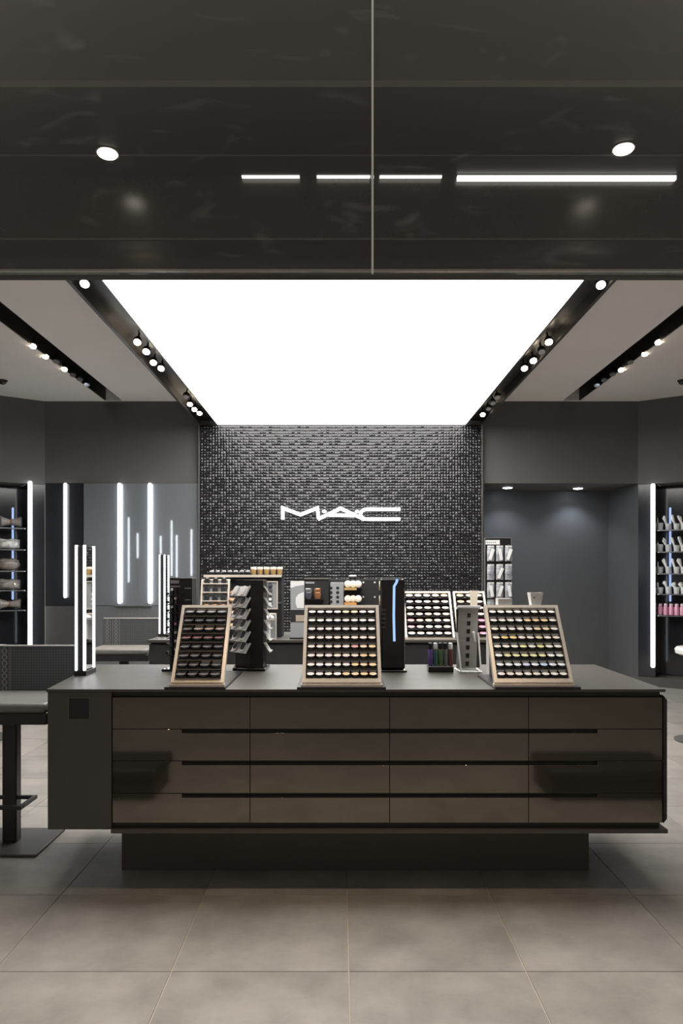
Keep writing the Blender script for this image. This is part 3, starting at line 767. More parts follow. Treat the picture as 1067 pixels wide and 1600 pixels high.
cap_me = {k: MB().lathe([(.0064, .0225), (.0064, .0335), (.004, .0350)], 10).mesh('cap', M[k]) for k in ('pearl', 'black', 'pink')}
for k in range(9):
    z = .040+k*.043
    put('side_shelf', ts_me, rk, (-rw-.0005, 0, z))
    obj('front_ledge', MB().box(-rw+.003, rw*.25, -.020, -.0004, z-.006, z-.002), M['black'], rk)
    for j in range(2):
        o = thing('lipstick', 'black lipstick, %s from the left, %s ledge up the black rack front' % (ORD[j], ORD[k]), 'lipstick',
                  (rcx-rw+.014+j*.018, RKY-.0105, CZ+z-.0018), 0, 'lipsticks on the black rack front')
        put('case', tube_a, o)
        put('cap', cap_me['pink' if (k, j) in ((4, 1),) else 'pearl' if (k, j) in ((1, 1), (2, 1), (3, 1), (6, 0), (7, 1), (8, 0)) else 'black'], o)
    if k > 0:
        o = thing('lipstick', 'black lipstick lying on the %s side shelf of the black rack' % ORD[k], 'lipstick',
                  (rcx-rw-.021, RKY+.03, CZ+z-.0030), (math.radians(-90), 0, 0), 'lipsticks on the rack side shelves')
        put('case', tube_a, o, (0, -.0080, 0)); put('cap', cap_me['pearl' if k > 4 else 'black'], o, (0, -.0080, 0))

# wedge-shaped compact tower
TYW = 3.72
tx = px(400, TYW)
tw = thing('compact_tower', 'black wedge-shaped tower with slanted shelves of silver compacts', 'display rack', (tx, TYW, CZ))
th_ = pz(906, TYW)-CZ
a0 = (px(391, TYW)-tx, 0); a1 = (px(411, TYW)-tx, 0)
poly = [a0, a1, (a1[0]+.006, .13), (a0[0]-.09, .105)]
obj('foot', MB().prism([(a0[0]-.09, .0), (a1[0]+.012, -.025), (a1[0]+.02, .15), (a0[0]-.10, .15)], 0, .014), M['black_shine'], tw, bevel=.003)
obj('column', MB().prism(poly, .014, th_), M['black'], tw, bevel=.0015)
fd = Vector((a0[0]-poly[3][0], a0[1]-poly[3][1], 0)).normalized()   # along left face towards viewer
fn = Vector((fd.y, -fd.x, 0)); fn = fn if fn.x < 0 else -fn
flen = (Vector(a0)-Vector(poly[3])).length
sl = math.radians(58)
out = fn*math.cos(sl)+Vector((0, 0, -math.sin(sl))); nn = fd.cross(out); nn = nn if nn.z > 0 else -nn
for k in range(6):
    z = th_-.030-k*.0575
    O = Vector((poly[3][0], poly[3][1], z))
    R = Matrix(((fd.x, out.x, nn.x, O.x), (fd.y, out.y, nn.y, O.y), (fd.z, out.z, nn.z, O.z), (0, 0, 0, 1)))
    obj('shelf', MB().box(.004, flen+.006, .004, .062, -.003, 0, R).box(.004, flen+.006, .060, .063, 0, .006, R).box(flen+.0045, flen+.0065, .002, .062, 0, .007, R), M['silver'], tw)
    for j in range(2):
        Rw = Matrix.Translation((tx, TYW, CZ)) @ R @ Matrix.Translation((flen*(.27+.50*j), .032, .0003))
        o = thing('compact_case', '%s silver oval compact on the %s shelf from the top of the wedge tower' % (('inner', 'outer')[j], ORD[k]), 'compact', (0, 0, 0), (0, 0, 0), 'silver compacts on the wedge tower')
        o.matrix_world = Rw
        n = 16
        def sup(rx, ry): return [(rx*math.copysign(abs(math.cos(2*PI*i/n))**.7, math.cos(2*PI*i/n)), ry*math.copysign(abs(math.sin(2*PI*i/n))**.7, math.sin(2*PI*i/n))) for i in range(n)]
        key = ('case', k == 0)
        if key not in POT_CACHE:
            POT_CACHE[key] = MB().prism(sup(.021, .0265), 0, .009).mesh('case', M['pearl'])
            POT_CACHE['win', k == 0] = MB().prism([(p[0], p[1]-.004) for p in sup(.0165, .0195)], .0091, .0105).mesh('window', M['pearl' if k == 0 else 'smoke_glass'])
        put('case', POT_CACHE[key], o); put('window', POT_CACHE['win', k == 0], o)
for k in range(6):
    z = th_-.030-k*.0575
    Mt = Matrix.Translation((a1[0]+.0008, .012, z)) @ Matrix.Rotation(math.radians(58), 4, 'Y')
    obj('shelf', MB().box(0, .062, 0, .10, -.002, 0, Mt).box(.055, .062, 0, .10, 0, .006, Mt), M['silver'] if k > 0 else M['metal_grey'], tw)

# glossy black tower; the blue reflection on it is modelled as a glowing strip
GYW = 3.68
g0, g1 = px(594, GYW), px(633, GYW); gc = (g0+g1)/2; gw = (g1-g0)/2; gh_ = pz(903, GYW)-CZ
gt = thing('acrylic_tower', 'glossy black tower with a thin blue reflected streak, right of the middle tray', 'display rack', (gc, GYW, CZ))
obj('foot', MB().box(-gw-.012, gw+.008, -.022, .13, 0, .010), M['black_shine'], gt, bevel=.003)
obj('column', MB().box(-gw, gw, 0, .12, .010, gh_-.004), M['black_shine'], gt, bevel=.012)
obj('cap', MB().box(-gw*.9, gw*.75, .004, .11, gh_-.004, gh_), M['grey_card'], gt, bevel=.001)
xs = px(616, GYW)-gc
obj('glow_strip', MB().ribbon([(xs+.014, gh_-.006), (xs+.012, gh_-.020), (xs-.001, gh_-.042), (xs-.003, gh_*.6), (xs, pz(1002, GYW)-CZ)], .012, -.004, -.0005), M['blue_reflection'] if 'blue_reflection' in M else mat('blue_reflection_strip', (.4, .6, 1), .3, emit=1.0, ecol=(.36, .56, 1), noise=.001), gt)
mb = MB()
for k in range(5): mb.box(-gw*.9, -gw*.55, -.003, -.0005, gh_-.16-k*.022, gh_-.158-k*.022)
obj('side_rib', mb, M['grey_card'], gt)
obj('edge_strip', MB().box(gw-.006, gw-.001, -.002, .0, .03, gh_-.05), M['metal_grey'], gt)

# tub of iridescent bottles
BYW = 3.66
tb = thing('tester_tub', 'low black tub holding iridescent tester bottles on the front counter', 'tub', (px(689, BYW), BYW, CZ))
obj('tub', MB().box(-.063, .063, 0, .075, 0, .030), M['black_shine'], tb, bevel=.003)
obj('rim', MB().box(-.063, .063, -.001, 0, .027, .031), M['lid_rim'], tb)
bcols = [((.17, .10, .34), 'purple'), ((.08, .17, .16), 'teal'), ((.13, .22, .10), 'green'), ((.17, .19, .18), 'grey'), ((.20, .07, .06), 'dark red')]
for k, (c, nm) in enumerate(bcols):
    o = thing('tester_bottle', '%s glossy tester bottle with black cap in the black tub' % nm, 'bottle', (px(689, BYW)-.050+k*.025, BYW+.0185, CZ+.0302), 0, 'iridescent tester bottles in the tub')
    obj('glass', MB().lathe([(.0105, 0), (.0123, .002), (.0123, .078), (.009, .084)], 14), mat('iridescent_'+nm.replace(' ', '_'), c, .12, metal=.45, noise=.25, nscale=12), o)
    obj('cap', MB().lathe([(.0085, .084), (.0105, .086), (.0105, .114), (.008, .116)], 14), M['black'] if k not in (1, 4) else M['lid_rim'], o)

# wire stand with a perforated board
WY = 3.64
wx_ = px(733, WY)
ws = thing('brush_stand', 'white wire stand holding a leaning grey board with square holes', 'stand', (wx_, WY, CZ))
def rod(mb, a, b_, r=.0042): return mb.cyl(a, b_, r, n=8)
mb = MB()
lx, rx = -.040, .062; 
rod(mb, (lx, 0, .0045), (rx, 0, .0045)); rod(mb, (lx-.01, .14, .0045), (rx, .14, .0045)); rod(mb, (lx, 0, .0045), (lx-.01, .14, .0045)); rod(mb, (rx, 0, .0045), (rx, .14, .0045))
rod(mb, (lx, 0, .0045), (lx-.012, .055, .195)); rod(mb, (rx, .02, .0045), (rx-.006, .06, .195)); rod(mb, (rx+.008, .13, .0045), (rx-.028, .06, .20)); rod(mb, (rx-.035, .05, .2), (rx-.002, .09, .09))
obj('wire_frame', mb, M['white'], ws)
Bm = Matrix.Translation((0, .035, .020)) @ Matrix.Rotation(math.radians(-14), 4, 'X')
mb = MB(); bw0, bw1 = -.058, .042; Lb = .305; nh = 7
sh = lambda q: .024*q/Lb           # the board leans sideways a little
def bq(x0, x1, z0, z1, d=.006): mb.add([(x0+sh(z0), 0, z0), (x1+sh(z0), 0, z0), (x1+sh(z1), 0, z1), (x0+sh(z1), 0, z1), (x0+sh(z0), d, z0), (x1+sh(z0), d, z0), (x1+sh(z1), d, z1), (x0+sh(z1), d, z1)],
    [(0, 1, 2, 3), (7, 6, 5, 4), (0, 4, 5, 1), (1, 5, 6, 2), (2, 6, 7, 3), (3, 7, 4, 0)], Bm)
hx0, hx1 = -.014, .004; ph = Lb*.94/nh
bq(bw0, hx0, 0, Lb); bq(hx1, bw1, 0, Lb)
for k in range(nh+1):
    zz = .010+k*ph; bq(hx0, hx1, max(0, zz-.018) if k else 0, zz if k < nh else Lb)
obj('board', mb, M['metal_grey'], ws)
mbk = MB().box(bw0+.01, bw1+.02, .0075, .010, .004, Lb-.004, Bm); obj('board_back', mbk, M['soft_black'], ws)
obj('top_ledge', MB().box(bw0+.018, bw1+.034, -.012, .03, Lb, Lb+.012, Bm), M['white'], ws, bevel=.002)

# white risers behind the right tray, a box and a cup on them
zr = pz(946.5, 3.55)
for k, (a, b_) in enumerate(((760, 811), (817, 861))):
    o = thing('white_riser', ('wide', 'narrow')[k]+' white riser standing behind the right front tray, under the white '+('box', 'cup')[k], 'riser', (px((a+b_)/2, 3.55), 3.505, CZ), 0)
    hw = px(b_, 3.55)-px((a+b_)/2, 3.55)
    obj('body', MB().box(-hw+.006, hw-.006, .01, .082, 0, zr-CZ-.010), M['white'], o)
    obj('top', MB().box(-hw, hw, .004, .088, zr-CZ-.010, zr-CZ), M['white'], o, bevel=.002)
wbx = thing('white_box', 'small plain cream box on the white riser by the packet rack', 'box', (px(787, 3.55), 3.55, zr), 0)
obj('carton', MB().box(-.034, .034, -.03, .03, 0, .034), M['pearl'], wbx, bevel=.001); obj('flap', MB().box(-.034, .034, -.031, .030, .034, .0355), M['white'], wbx)
wc = thing('white_cup', 'square white tapered cup on the narrow riser', 'cup', (px(836, 3.55), 3.55, zr))
mb = MB()
def ring(h, z): return [(-h, -h, z), (h, -h, z), (h, h, z), (-h, h, z)]
mb.tube([ring(.022, 0), ring(.031, .064), ring(.028, .064), ring(.020, .004)]); obj('cup', mb, M['white'], wc)
obj('notch', MB().box(-.014, -.009, -.0302, -.0272, .036, .043, Matrix.Translation((0, 0, 0))), M['black'], wc)

# ================================================================ BACK COUNTER DISPLAYS
CYD = 5.78
kk = CYD/F
# wide black unit on the left
ux0, ux1 = px(318, CYD), px(440, CYD); uz = pz(898, CYD)
un = thing('display_cabinet', 'wide black display unit with a pale metal top edge on the back counter', 'display rack', ((ux0+ux1)/2, CYD, CZ))
uw = (ux1-ux0)/2; uh = uz-CZ
obj('body', MB().box(-uw+.01, uw-.005, .05, .30, 0, uh-.016), M['soft_black'], un, bevel=.002)
obj('top', MB().box(-uw, uw, .0, .31, uh-.016, uh-.002), M['black'], un)
obj('top_edge', MB().box(-uw, uw, -.004, -.0002, uh-.020, uh), M['frame'], un)
obj('header_text', MB().box(px(372, CYD)-(ux0+ux1)/2, px(384, CYD)-(ux0+ux1)/2, .048, .0499, pz(909, CYD)-CZ, pz(906, CYD)-CZ), M['grey_card'], un)
obj('shelf_line', MB().box(.12, uw-.006, .045, .0499, pz(943, CYD)-CZ, pz(941, CYD)-CZ), M['metal_grey'], un)
for k in range(7):
    o = thing('black_jar', 'small black jar, %s from the left on top of the wide black unit' % ORD[k], 'jar', (px(330+k*9.4, CYD), CYD+.03, uz-.002), 0, 'black jars along the unit top')
    obj('jar', MB().lathe([(.016, 0), (.017, .002), (.017, .022)], 14), M['black'], o); obj('lid', MB().lathe([(.018, .022), (.018, .034), (.015, .036)], 14), M['lid_rim'], o)
for k in range(5):
    o = thing('gold_jar', 'gold jar with a cream lid, %s from the left on the wide black unit' % ORD[k], 'jar', (px(395.5+k*10.3, CYD), CYD+.03, uz-.002), 0, 'gold jars with cream lids')
    obj('jar', MB().lathe([(.017, 0), (.019, .003), (.021, .044)], 16), M['gold'], o); obj('lid', MB().lathe([(.023, .044), (.023, .060), (.021, .063)], 16), M['cream'], o)
# framed holder with black bottles
fx0, fx1 = px(318, CYD-.06), px(357, CYD-.06); fxc = (fx0+fx1)/2; fwid = fx1-fx0
fh = thing('bottle_holder', 'pale-framed blue-grey holder of square black bottles in front of the wide unit', 'tray', (fxc, CYD-.17, CZ))
Mf = Matrix.Rotation(math.radians(-14), 4, 'X')
fz = (pz(907, CYD-.06)-CZ)/math.cos(math.radians(14))
obj('back_board', MB().box(-fwid/2, fwid/2, .004, .010, 0, fz, Mf), M['grey_card'], fh)
obj('frame', MB().box(-fwid/2-.014, -fwid/2, -.02, .010, 0, fz, Mf).box(fwid/2, fwid/2+.012, -.02, .010, 0, fz, Mf).box(-fwid/2-.014, fwid/2+.012, -.004, .010, fz, fz+.010, Mf), M['frame'], fh)
for r in range(5):
    zz = fz-.004-r*.068+.012
    if r: obj('rung', MB().box(-fwid/2+.001, fwid/2-.001, -.034, .0038, zz-.0445, zz-.0385, Mf), M['frame'], fh)
    else: obj('rung', MB().box(-fwid/2+.001, fwid/2-.001, -.034, .0038, zz-.0445, zz-.0385, Mf), M['frame'], fh)
    for j in range(3):
        W_p = Matrix.Translation((fxc, CYD-.17, CZ)) @ Mf @ Vector((-fwid/2+fwid*(j+.5)/3, -.015, zz-.0383))
        o = thing('black_bottle', 'square black bottle, %s from the left in the %s row of the framed holder' % (ORD[j], ORD[r]), 'bottle', W_p, (math.radians(-14), 0, 0), 'square black bottles in the framed holder')
        obj('bottle', MB().box(-.019, .019, -.017, .016, 0, .040), M['black'] if r < 3 else M['copper'], o, bevel=.003)
        obj('cap', MB().lathe([(.010, .040), (.010, .050)], 12), M['lid_rim'] if r == 0 else M['black'], o)
# column of tan compacts
cs = thing('compact_column', 'slim black stand for a leaning column of tan domed compacts', 'stand', (px(365, CYD-.22), CYD-.20, CZ))
obj('stand', MB().box(-.03, .03, .02, .034, 0, .38, Matrix.Rotation(math.radians(-8), 4, 'X')), M['black'], cs)
for k in range(6):
    zz = .345-k*.048
    o = thing('domed_compact', 'tan domed compact, %s from the top of the leaning column' % ORD[k], 'compact', (px(364.5-k*1.2, CYD-.2)+.0, CYD-.222+zz*.14, CZ+zz), (math.radians(24), 0, 0), 'tan compacts in the leaning column')
    obj('dome', MB().lathe([(.032, .004), (.031, .016), (.022, .024), (.008, .027)], 18), M['brown'] if k < 1 else M['tan'], o)
    obj('rim', MB().lathe([(.033, 0), (.034, .004)], 18), M['black'], o)
    obj('peg', MB().box(-.006, .006, .015, .055, -.004, 0, Matrix.Translation((px(364.5-k*1.2, CYD-.2)-px(365, CYD-.22), -.022+zz*.14, zz))), M['black'], cs)
# framed sample boards at the unit's right
def sample_board(x0, x1, y0, y1, Y, label, deep=.02):
    xc_ = (px(x0, Y)+px(x1, Y))/2; hw = (px(x1, Y)-px(x0, Y))/2; zb_, zt_ = pz(y1, Y), pz(y0, Y)
    o = thing('sample_board', label, 'display board', (xc_, Y, CZ))
    za, zz = zb_-CZ, zt_-CZ
    obj('board', MB().box(-hw+.008, hw-.008, 0, .008, za+.008, zz-.008), M['grey_card'], o)
    obj('frame', MB().box(-hw, -hw+.008, -.008, .010, za, zz).box(hw-.008, hw, -.008, .010, za, zz).box(-hw+.008, hw-.008, -.008, .010, za, za+.008).box(-hw+.008, hw-.008, -.008, .010, zz-.008, zz), M['frame'], o)
    if za > .02: obj('leg', MB().box(-.012, .012, .011, .02, 0, za+.03), M['black'], o)
    return o, xc_, hw, za, zz
o, xc_, hw, za, zz = sample_board(410, 434, 908, 952, CYD-.06, 'framed grey board with two columns of silver-capped pots on the wide unit')
for k in range(5):
    for j in range(2):
        q = thing('sample_pot', '%s silver-capped sample pot, %s from the top on the framed board' % (('left', 'right')[j], ORD[k]), 'makeup pot', (xc_-.038+j*.040, CYD-.0605, CZ+zz-.034-k*.036), (math.radians(80), 0, 0), 'sample pots on the framed board')
        obj('pot', MB().lathe([(.017, .0003), (.017, .010), (.015, .012)], 14), M['black' if (k+j) % 2 else 'smoke_glass'], q); obj('cap', MB().lathe([(.013, .012), (.012, .018)], 14), M['silver'] if k > 1 else M['smoke_glass'], q)
o, xc_, hw, za, zz = sample_board(413, 432, 958, 999, CYD-.16, 'lower framed grey board behind the wedge tower, with a white brush on it')
q = thing('powder_brush', 'white mushroom-headed brush standing before the lower framed board', 'brush', (px(421, CYD-.2), CYD-.20, CZ))
obj('head', MB().lathe([(.010, .145), (.032, .155), (.036, .170), (.026, .184), (.008, .190)], 18), M['white'], q)
obj('handle', MB().lathe([(.010, .005), (.007, .05), (.008, .10), (.013, .145)], 14), M['white'], q); obj('foot', MB().lathe([(.02, 0), (.02, .005)], 14), M['black'], q)
# white sample card stand
o = thing('card_stand', 'grey card stand with a big white print, left of the middle tray', 'display board', (px(464.5, CYD-.1), CYD-.10, CZ))
hw = 10.5*kk
obj('foot', MB().box(-hw-.004, hw, -.03, .05, 0, .010), M['black'], o)
obj('card', MB().box(-hw, hw, 0, .012, .010, pz(908, CYD-.1)-CZ), M['grey_card'], o)
zc_ = lambda y: pz(y, CYD-.1)-CZ
obj('white_print', MB().prism([(hw, zc_(908)), (-hw, zc_(908)), (-hw, zc_(919)), (-.01, zc_(916)), (hw, zc_(914))], -.0012, -.0002, 'xz')
    .prism([(hw-.001, zc_(925)), (.01, zc_(928)), (-.012, zc_(934)), (-.014, zc_(942)), (-.002, zc_(950)), (hw-.001, zc_(950))], -.0012, -.0002, 'xz'), M['white'], o)
obj('dark_band', MB().box(-hw, hw, -.0016, -.0002, zc_(972), zc_(953)), M['soft_black'], o)
obj('skin_print', MB().box(-.012, hw, -.0026, -.0017, zc_(971), zc_(961)), M['tan_lid'], o)
# black box unit in the centre
bx0, bx1 = px(475, CYD), px(597, CYD); bxc = (bx0+bx1)/2; bw_ = (bx1-bx0)/2; bh = pz(903, CYD)-CZ
bu = thing('display_cabinet', 'black boxy display unit behind the middle tray, holding copper jars and cream compacts', 'display rack', (bxc, CYD, CZ))
lx_ = lambda x: px(x, CYD)-bxc
obj('body', MB().box(-bw_, lx_(514), .03, .28, 0, bh).box(lx_(514), bw_, .06, .28, 0, bh-.01), M['soft_black'], bu, bevel=.002)
obj('top_edge', MB().box(-bw_, lx_(514), .022, .0298, bh-.010, bh+.002), M['metal_grey'], bu)
obj('header_text', MB().box(lx_(477), lx_(491), .0275, .0298, pz(912, CYD)-CZ, pz(909, CYD)-CZ), M['grey_card'], bu)
mb = MB()
for x in (568, 586):
    for y in (910, 933): mb.cyl((lx_(x), .0598, pz(y, CYD)-CZ), (lx_(x), .054, pz(y, CYD)-CZ), .007, n=10)
obj('screw', mb, M['silver'], bu)
z1_, z0_ = pz(910, CYD)-CZ, 0
obj('grey_post', MB().box(lx_(516), lx_(537), .02, .0596, 0, z1_), M['grey_card'], bu, bevel=.002)
mb = MB()
for k in range(7):
    z = z1_-.045-k*.036
    mb.cyl((lx_(527.5), .0198, z), (lx_(527.5), .0185, z), .0125, n=16); mb.cyl((lx_(517), .0198, z), (lx_(517), .0185, z), .0125, n=16)
obj('hole', mb, M['gap'], bu)
jl = MB()
obj('jar_ledge', MB().box(lx_(476), lx_(506), -.03, .0296, pz(936, CYD)-CZ-.006, pz(936, CYD)-CZ), M['black'], bu)
for k, (x, m, nm) in enumerate(((482, 'smoke_glass', 'grey glass'), (496, 'copper', 'copper'))):
    q = thing('cream_jar', nm+' cream jar on the ledge of the black boxy unit', 'jar', (px(x, CYD), CYD+.0, pz(936, CYD)), 0)
    obj('jar', MB().lathe([(.024, .0003), (.028, .006), (.028, .05), (.022, .056)], 18), M[m], q); obj('lid', MB().lathe([(.026, .056), (.027, .060), (.027, .080), (.022, .084)], 18), M['copper' if k else 'lid'], q)
for r, y in enumerate((918, 941)):
    z = pz(y, CYD)-CZ
    obj('compact_ledge', MB().box(lx_(538), lx_(557), -.02, .0596, z-.020, z-.002), M['orange'] if r else M['gold'], bu)
    obj('ledge_bracket', MB().box(lx_(557), lx_(566), -.01, .0596, z-.012, z-.002), M['black'], bu)
    for j in range(3):
        q = thing('cream_compact', 'cream round compact, %s from the left on the %s orange ledge' % (ORD[j], ('upper', 'lower')[r]), 'compact', (px(543.5+j*8, CYD), CYD+.005, CZ+z-.0018+.028), (math.radians(75), 0, 0), 'cream compacts on the orange ledges')
        obj('case', MB().lathe([(.026, -.006), (.028, 0), (.028, .008), (.02, .014)], 18), M['cream'], q); obj('back', MB().lathe([(.024, -.010), (.024, -.006)], 18), M['copper'], q)
q = thing('black_jar', 'flat black jar with a grey lid on top of the boxy unit', 'jar', (px(551, CYD+.1), CYD+.10, CZ+bh-.01))
obj('jar', MB().lathe([(.03, 0), (.032, .004), (.032, .018)], 18), M['black'], q); obj('lid', MB().lathe([(.033, .018), (.033, .028), (.02, .034)], 18), M['grey_card'], q)

# two small black pots on the narrow rear tray's top, cream box stand
q = thing('cream_holder', 'cream flared holder standing before the narrow rear tray', 'holder', (px(738, 5.45+.2), RY+.018, CZ))
# hanging packet rack
HY = 5.98
hx0_, hx1_ = px(757, HY), px(799, HY); hc = (hx0_+hx1_)/2; hw = (hx1_-hx0_)/2
hr = thing('packet_rack', 'tall black rack of hanging clear packets beside the mosaic wall', 'display rack', (hc, HY, CZ))
ht = pz(840, HY)-CZ
obj('base', MB().box(-hw-.01, hw+.01, -.06, .10, 0, .012), M['black'], hr)
obj('back_panel', MB().box(-hw+.005, hw-.005, 0, .012, .012, ht-.006), M['black'], hr)
obj('rail', MB().box(-hw, -hw+.005, -.006, .014, .012, ht).box(hw-.005, hw, -.006, .014, .012, ht).box(-hw+.005, hw-.005, -.006, .014, ht-.006, ht), M['metal_grey'], hr)
obj('header_card', MB().box(-hw+.008, hw*.12, -.004, -.0002, ht-.056, ht-.020), M['white'], hr)
mb = MB()
for k in range(5): mb.box(-hw+.014+k*.017, -hw+.024+k*.017, -.0052, -.0042, ht-.044, ht-.034)
obj('header_marks', mb, M['grey_card'], hr)
ys_ = [852, 881, 909, 936]
for r in range(4):
    for j in range(3):
        x = -hw+.044+j*(2*hw-.074)/2; zt = pz(ys_[r]-1, HY)-CZ
        obj('hook', MB().cyl((x, -.0002, zt-.005), (x, -.05, zt-.003), .0020, n=6), M['metal_grey'], hr)
        q = thing('hanging_packet', 'clear hanging packet, %s from the left in the %s row of the rack' % (ORD[j], ORD[r]), 'packet', (hc+x, HY-.030, CZ+zt), 0, 'clear packets on the hanging rack')
        obj('header', MB().box(-.027, .027, -.0015, .0015, -.022, -.0085), M['packet_bright'] if r != 3 else M['grey_card'], q)
        mb = MB(); rings = []
        for a in range(6):
            f = a/5; dz = -.024-f*.112; d = .003+.011*math.sin(PI*min(1, f*1.05+.05)); wdt = .029
            rings.append([(wdt*math.cos(2*PI*i/12), -d*math.sin(2*PI*i/12)*.9, dz) for i in range(12)])
        mb.tube(rings); obj('bag', mb, M['packet'] , q)
        if (r+j) % 2 == 0 or j == 1:
            ang = math.radians([18, 0, -8, 22][(r+2*j) % 4])
            obj('insert', MB().box(-.013, .013, -.0165, -.0135, -.045, .045, Matrix.Translation((0.004, 0, -.082)) @ Matrix.Rotation(ang, 4, 'Y')), M['white'], q, bevel=.003)
# the flared holder's shape (stands on the back counter in front of the narrow tray)
zt_ = pz(923, RY+.01)-CZ
obj('post', MB().prism([(-.022, .006), (.022, .006), (.026, zt_-.06), (.036, zt_), (-.036, zt_), (-.026, zt_-.06)], -.010, .006, 'xz'), M['cream'], bpy.data.objects['cream_holder'])
obj('foot', MB().box(-.03, .03, -.011, .007, 0, .006), M['cream'], bpy.data.objects['cream_holder'])

# low black benches on the mall floor; the drawer fronts mirror them
for nm, a, b_ in (('left', -1.95, -1.10), ('right', 1.25, 2.05)):
    o = thing('low_bench', 'low black bench mirrored in the %s drawer fronts of the counter' % nm, 'bench', ((a+b_)/2, 1.62, 0), 0)
    hw = (b_-a)/2
    obj('top', MB().box(-hw, hw, -.24, .24, .12, .19), M['soft_black'], o, bevel=.012)
    obj('plinth', MB().box(-hw+.02, hw-.02, -.21, .21, 0, .12), M['steel_dark'], o)
# ================================================================ WALL SHELVES
def wall_frame(side, t, off):
    p = wall_pt(side, t, off); ang = math.atan2(UD.y, UD.x)*(1 if side < 0 else -1)
    return p, ang
def shelf(side, y, label, t0=.215, t1=1.1):
    p = wall_pt(side, (t0+t1)/2, -.17); z = pz(y, p.y if False else wall_pt(side, .35, -.1).y)
    o = thing('wall_shelf', label, 'shelf', (p.x, p.y, z), wall_frame(side, 0, 0)[1], None)
    hl = (t1-t0)/2
    obj('board', MB().box(-hl, hl, -.12, .12, -.012, 0), M['shelf_glass'], o)
    obj('front_edge', MB().box(-hl, hl, -.124, -.1202, -.013, .001), M['lid'], o)
    obj('bracket', MB().box(-hl+.02, -hl+.04, .1202, .15, -.04, -.002).box(hl-.04, hl-.02, .1202, .15, -.04, -.002), M['steel_dark'], o)
    return z
def pouch(side, t, z, wd, h, d, shape, m, label, clasp=False):
    p, a = wall_frame(side, t, -.15)
    o = thing('cosmetic_pouch', label, 'pouch', (p.x, p.y, z), a, 'soft pouches on the left wall shelves')
    rings = []
    for i in range(13):
        u = -1+2*i/12
        if shape == 'bow': rv = h/2*(.5+.5*abs(u)**1.2); rd = d/2*(.5+.3*abs(u))*(1 if abs(u) < .95 else .4)
        elif shape == 'round': rv = h/2*(max(.05, 1-abs(u)**3.2))**.5; rd = d/2*(max(.05, 1-u*u))**.5
        else: rv = h/2*(1-.12*abs(u)**4+.05*math.sin(7*u)); rd = d/2*(max(.12, 1-abs(u)**5))
        ring_ = []
        for k in range(14):
            th = 2*PI*k/14; cz_ = math.sin(th); cy_ = math.cos(th)
            wob = 1+.06*math.sin(3*th+5*u)
            zz_ = rv*math.copysign(abs(cz_)**.8, cz_)*wob
            ring_.append((u*wd/2, rd*cy_*wob, (zz_ if shape != 'bow' else zz_)+h/2*1.065))
        rings.append(ring_)
    zmin = min(q[2] for r_ in rings for q in r_)
    rings = [[(x, y, zz_-zmin+.0006) for x, y, zz_ in r_] for r_ in rings]
    obj('body', MB().tube(rings), m, o)
    if shape == 'bow': obj('tie', MB().lathe([(h*.25, -.012), (h*.29, 0), (h*.25, .012)], 14, Matrix.Translation((0, 0, h/2*1.07)) @ Matrix.Rotation(PI/2, 4, 'Y')), M['brown'], o)
    else: obj('zip', MB().box(-wd*.42, wd*.42, -d*.53, -d*.50+.006, h*.80, h*.84), M['metal_grey'], o)
    if clasp: obj('clasp', MB().lathe([(.012, 0), (.016, .006), (.008, .012)], 12, Matrix.Translation((wd*.18, -d*.52, h*.55)) @ Matrix.Rotation(PI/2, 4, 'X')), M['clasp'], o)
LS = [(825, 807, 'bow', 'pouch_grey', 'grey satin pouch tied like a bow on the top shelf', 34), (858.5, 843, 'flat', 'pouch_white', 'crinkled silver pouch on the second shelf', 31),
      (892, 873, 'round', 'pouch_brown', 'rounded taupe pouch on the third shelf', 31), (922, 906, 'flat', 'pouch_grey', 'flat grey pouch with a bright clasp on the fourth shelf', 32), (953, 936, 'bow', 'pouch_brown', 'tan bow-tied pouch on the lowest pouch shelf', 32)]
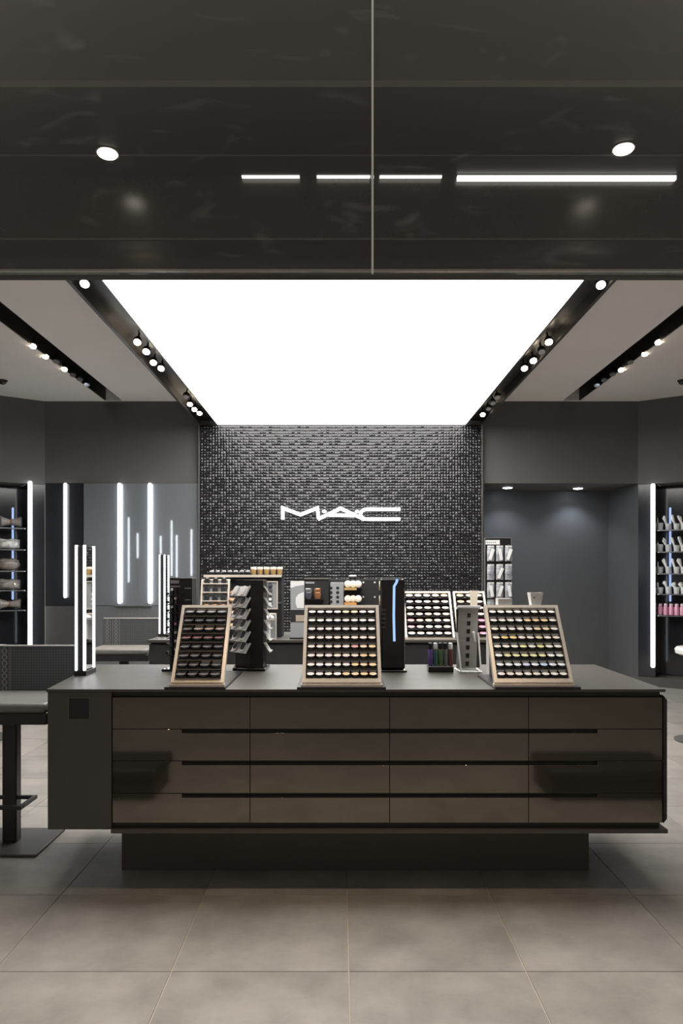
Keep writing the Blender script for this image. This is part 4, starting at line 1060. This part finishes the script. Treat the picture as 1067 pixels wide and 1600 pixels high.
for k, (y, yt, shp, m, lb, xr) in enumerate(LS):
    z = shelf(-1, y, 'dark thin wall shelf carrying the %s' % ' '.join(lb.split()[:3]))
    t0 = wall_t(-1, xr, -.15); Yd = wall_pt(-1, t0, -.15).y; h = (y-yt)*Yd/F; wd = .26
    pouch(-1, t0+wd/2, z+.0012, wd, h, .13, shp, M[m], lb, clasp=(k == 3))
    if k in (1, 3):
        pouch(-1, t0+wd*1.5+.03, z+.0012, wd, h, .13, shp, M['pouch_white' if k == 1 else 'pouch_brown'], ('second crinkled silver pouch, farther from the tube light' if k == 1 else 'taupe flat pouch beside the clasped grey one'))
RS = [828, 862, 896, 928]
for r, y in enumerate(RS):
    z = shelf(1, y, 'dark thin wall shelf under the %s row of brush sets' % ORD[r])
    for j, x in enumerate((1031.5, 1044, 1057, 1068)):
        t = wall_t(1, x, -.14); p, a = wall_frame(1, t, -.14)
        o = thing('brush_set', 'small tumbler of pale makeup brushes, %s from the tube light on the %s shelf' % (ORD[j], ORD[r]), 'brush set', (p.x, p.y, z+.0012), a, 'brush tumblers on the right wall shelves')
        mb = MB(); s_ = random.uniform(.9, 1.1)
        obj('tumbler', MB().lathe([(.030, 0), (.036, .085*s_), (.033, .085*s_), (.028, .006)], 16), M['cup'], o)
        for q in range(3 if r != 3 else 2):
            ang = -.42+.11*q+random.uniform(-.06, .06); ln = random.uniform(.13, .17)-(.03 if r == 3 else 0)
            bx = .010-.012*q; d = Vector((math.sin(ang), random.uniform(-.12, .02), math.cos(ang))).normalized(); b0 = Vector((bx, 0, .012))
            rad = .009 if r != 3 else .017
            mb = MB().cyl(b0, b0+d*ln*.6, .007, .010, 10).cyl(b0+d*ln*.6, b0+d*ln, .011, rad*1.7, 10).cyl(b0+d*ln, b0+d*(ln+.014), rad*1.7, rad*.8, 10)
            obj('brush', mb, M['bristle'], o)
z = shelf(1, 961.5, 'dark thin wall shelf under the pink bottles')
for j in range(6):
    t = wall_t(1, 1031.5, -.12)+j*.0625; p, a = wall_frame(1, t, -.12)
    o = thing('pink_bottle', 'pink bottle, %s from the tube light in the row of pink bottles' % ORD[j], 'bottle', (p.x, p.y, z+.0012), a, 'pink bottles on the lowest right shelf')
    obj('body', MB().lathe([(.024, 0), (.0275, .004), (.0275, .095), (.020, .112)], 16), M['pink'], o); obj('cap', MB().lathe([(.018, .112), (.022, .116), (.022, .136), (.016, .142)], 16), M['pink_cap'], o)
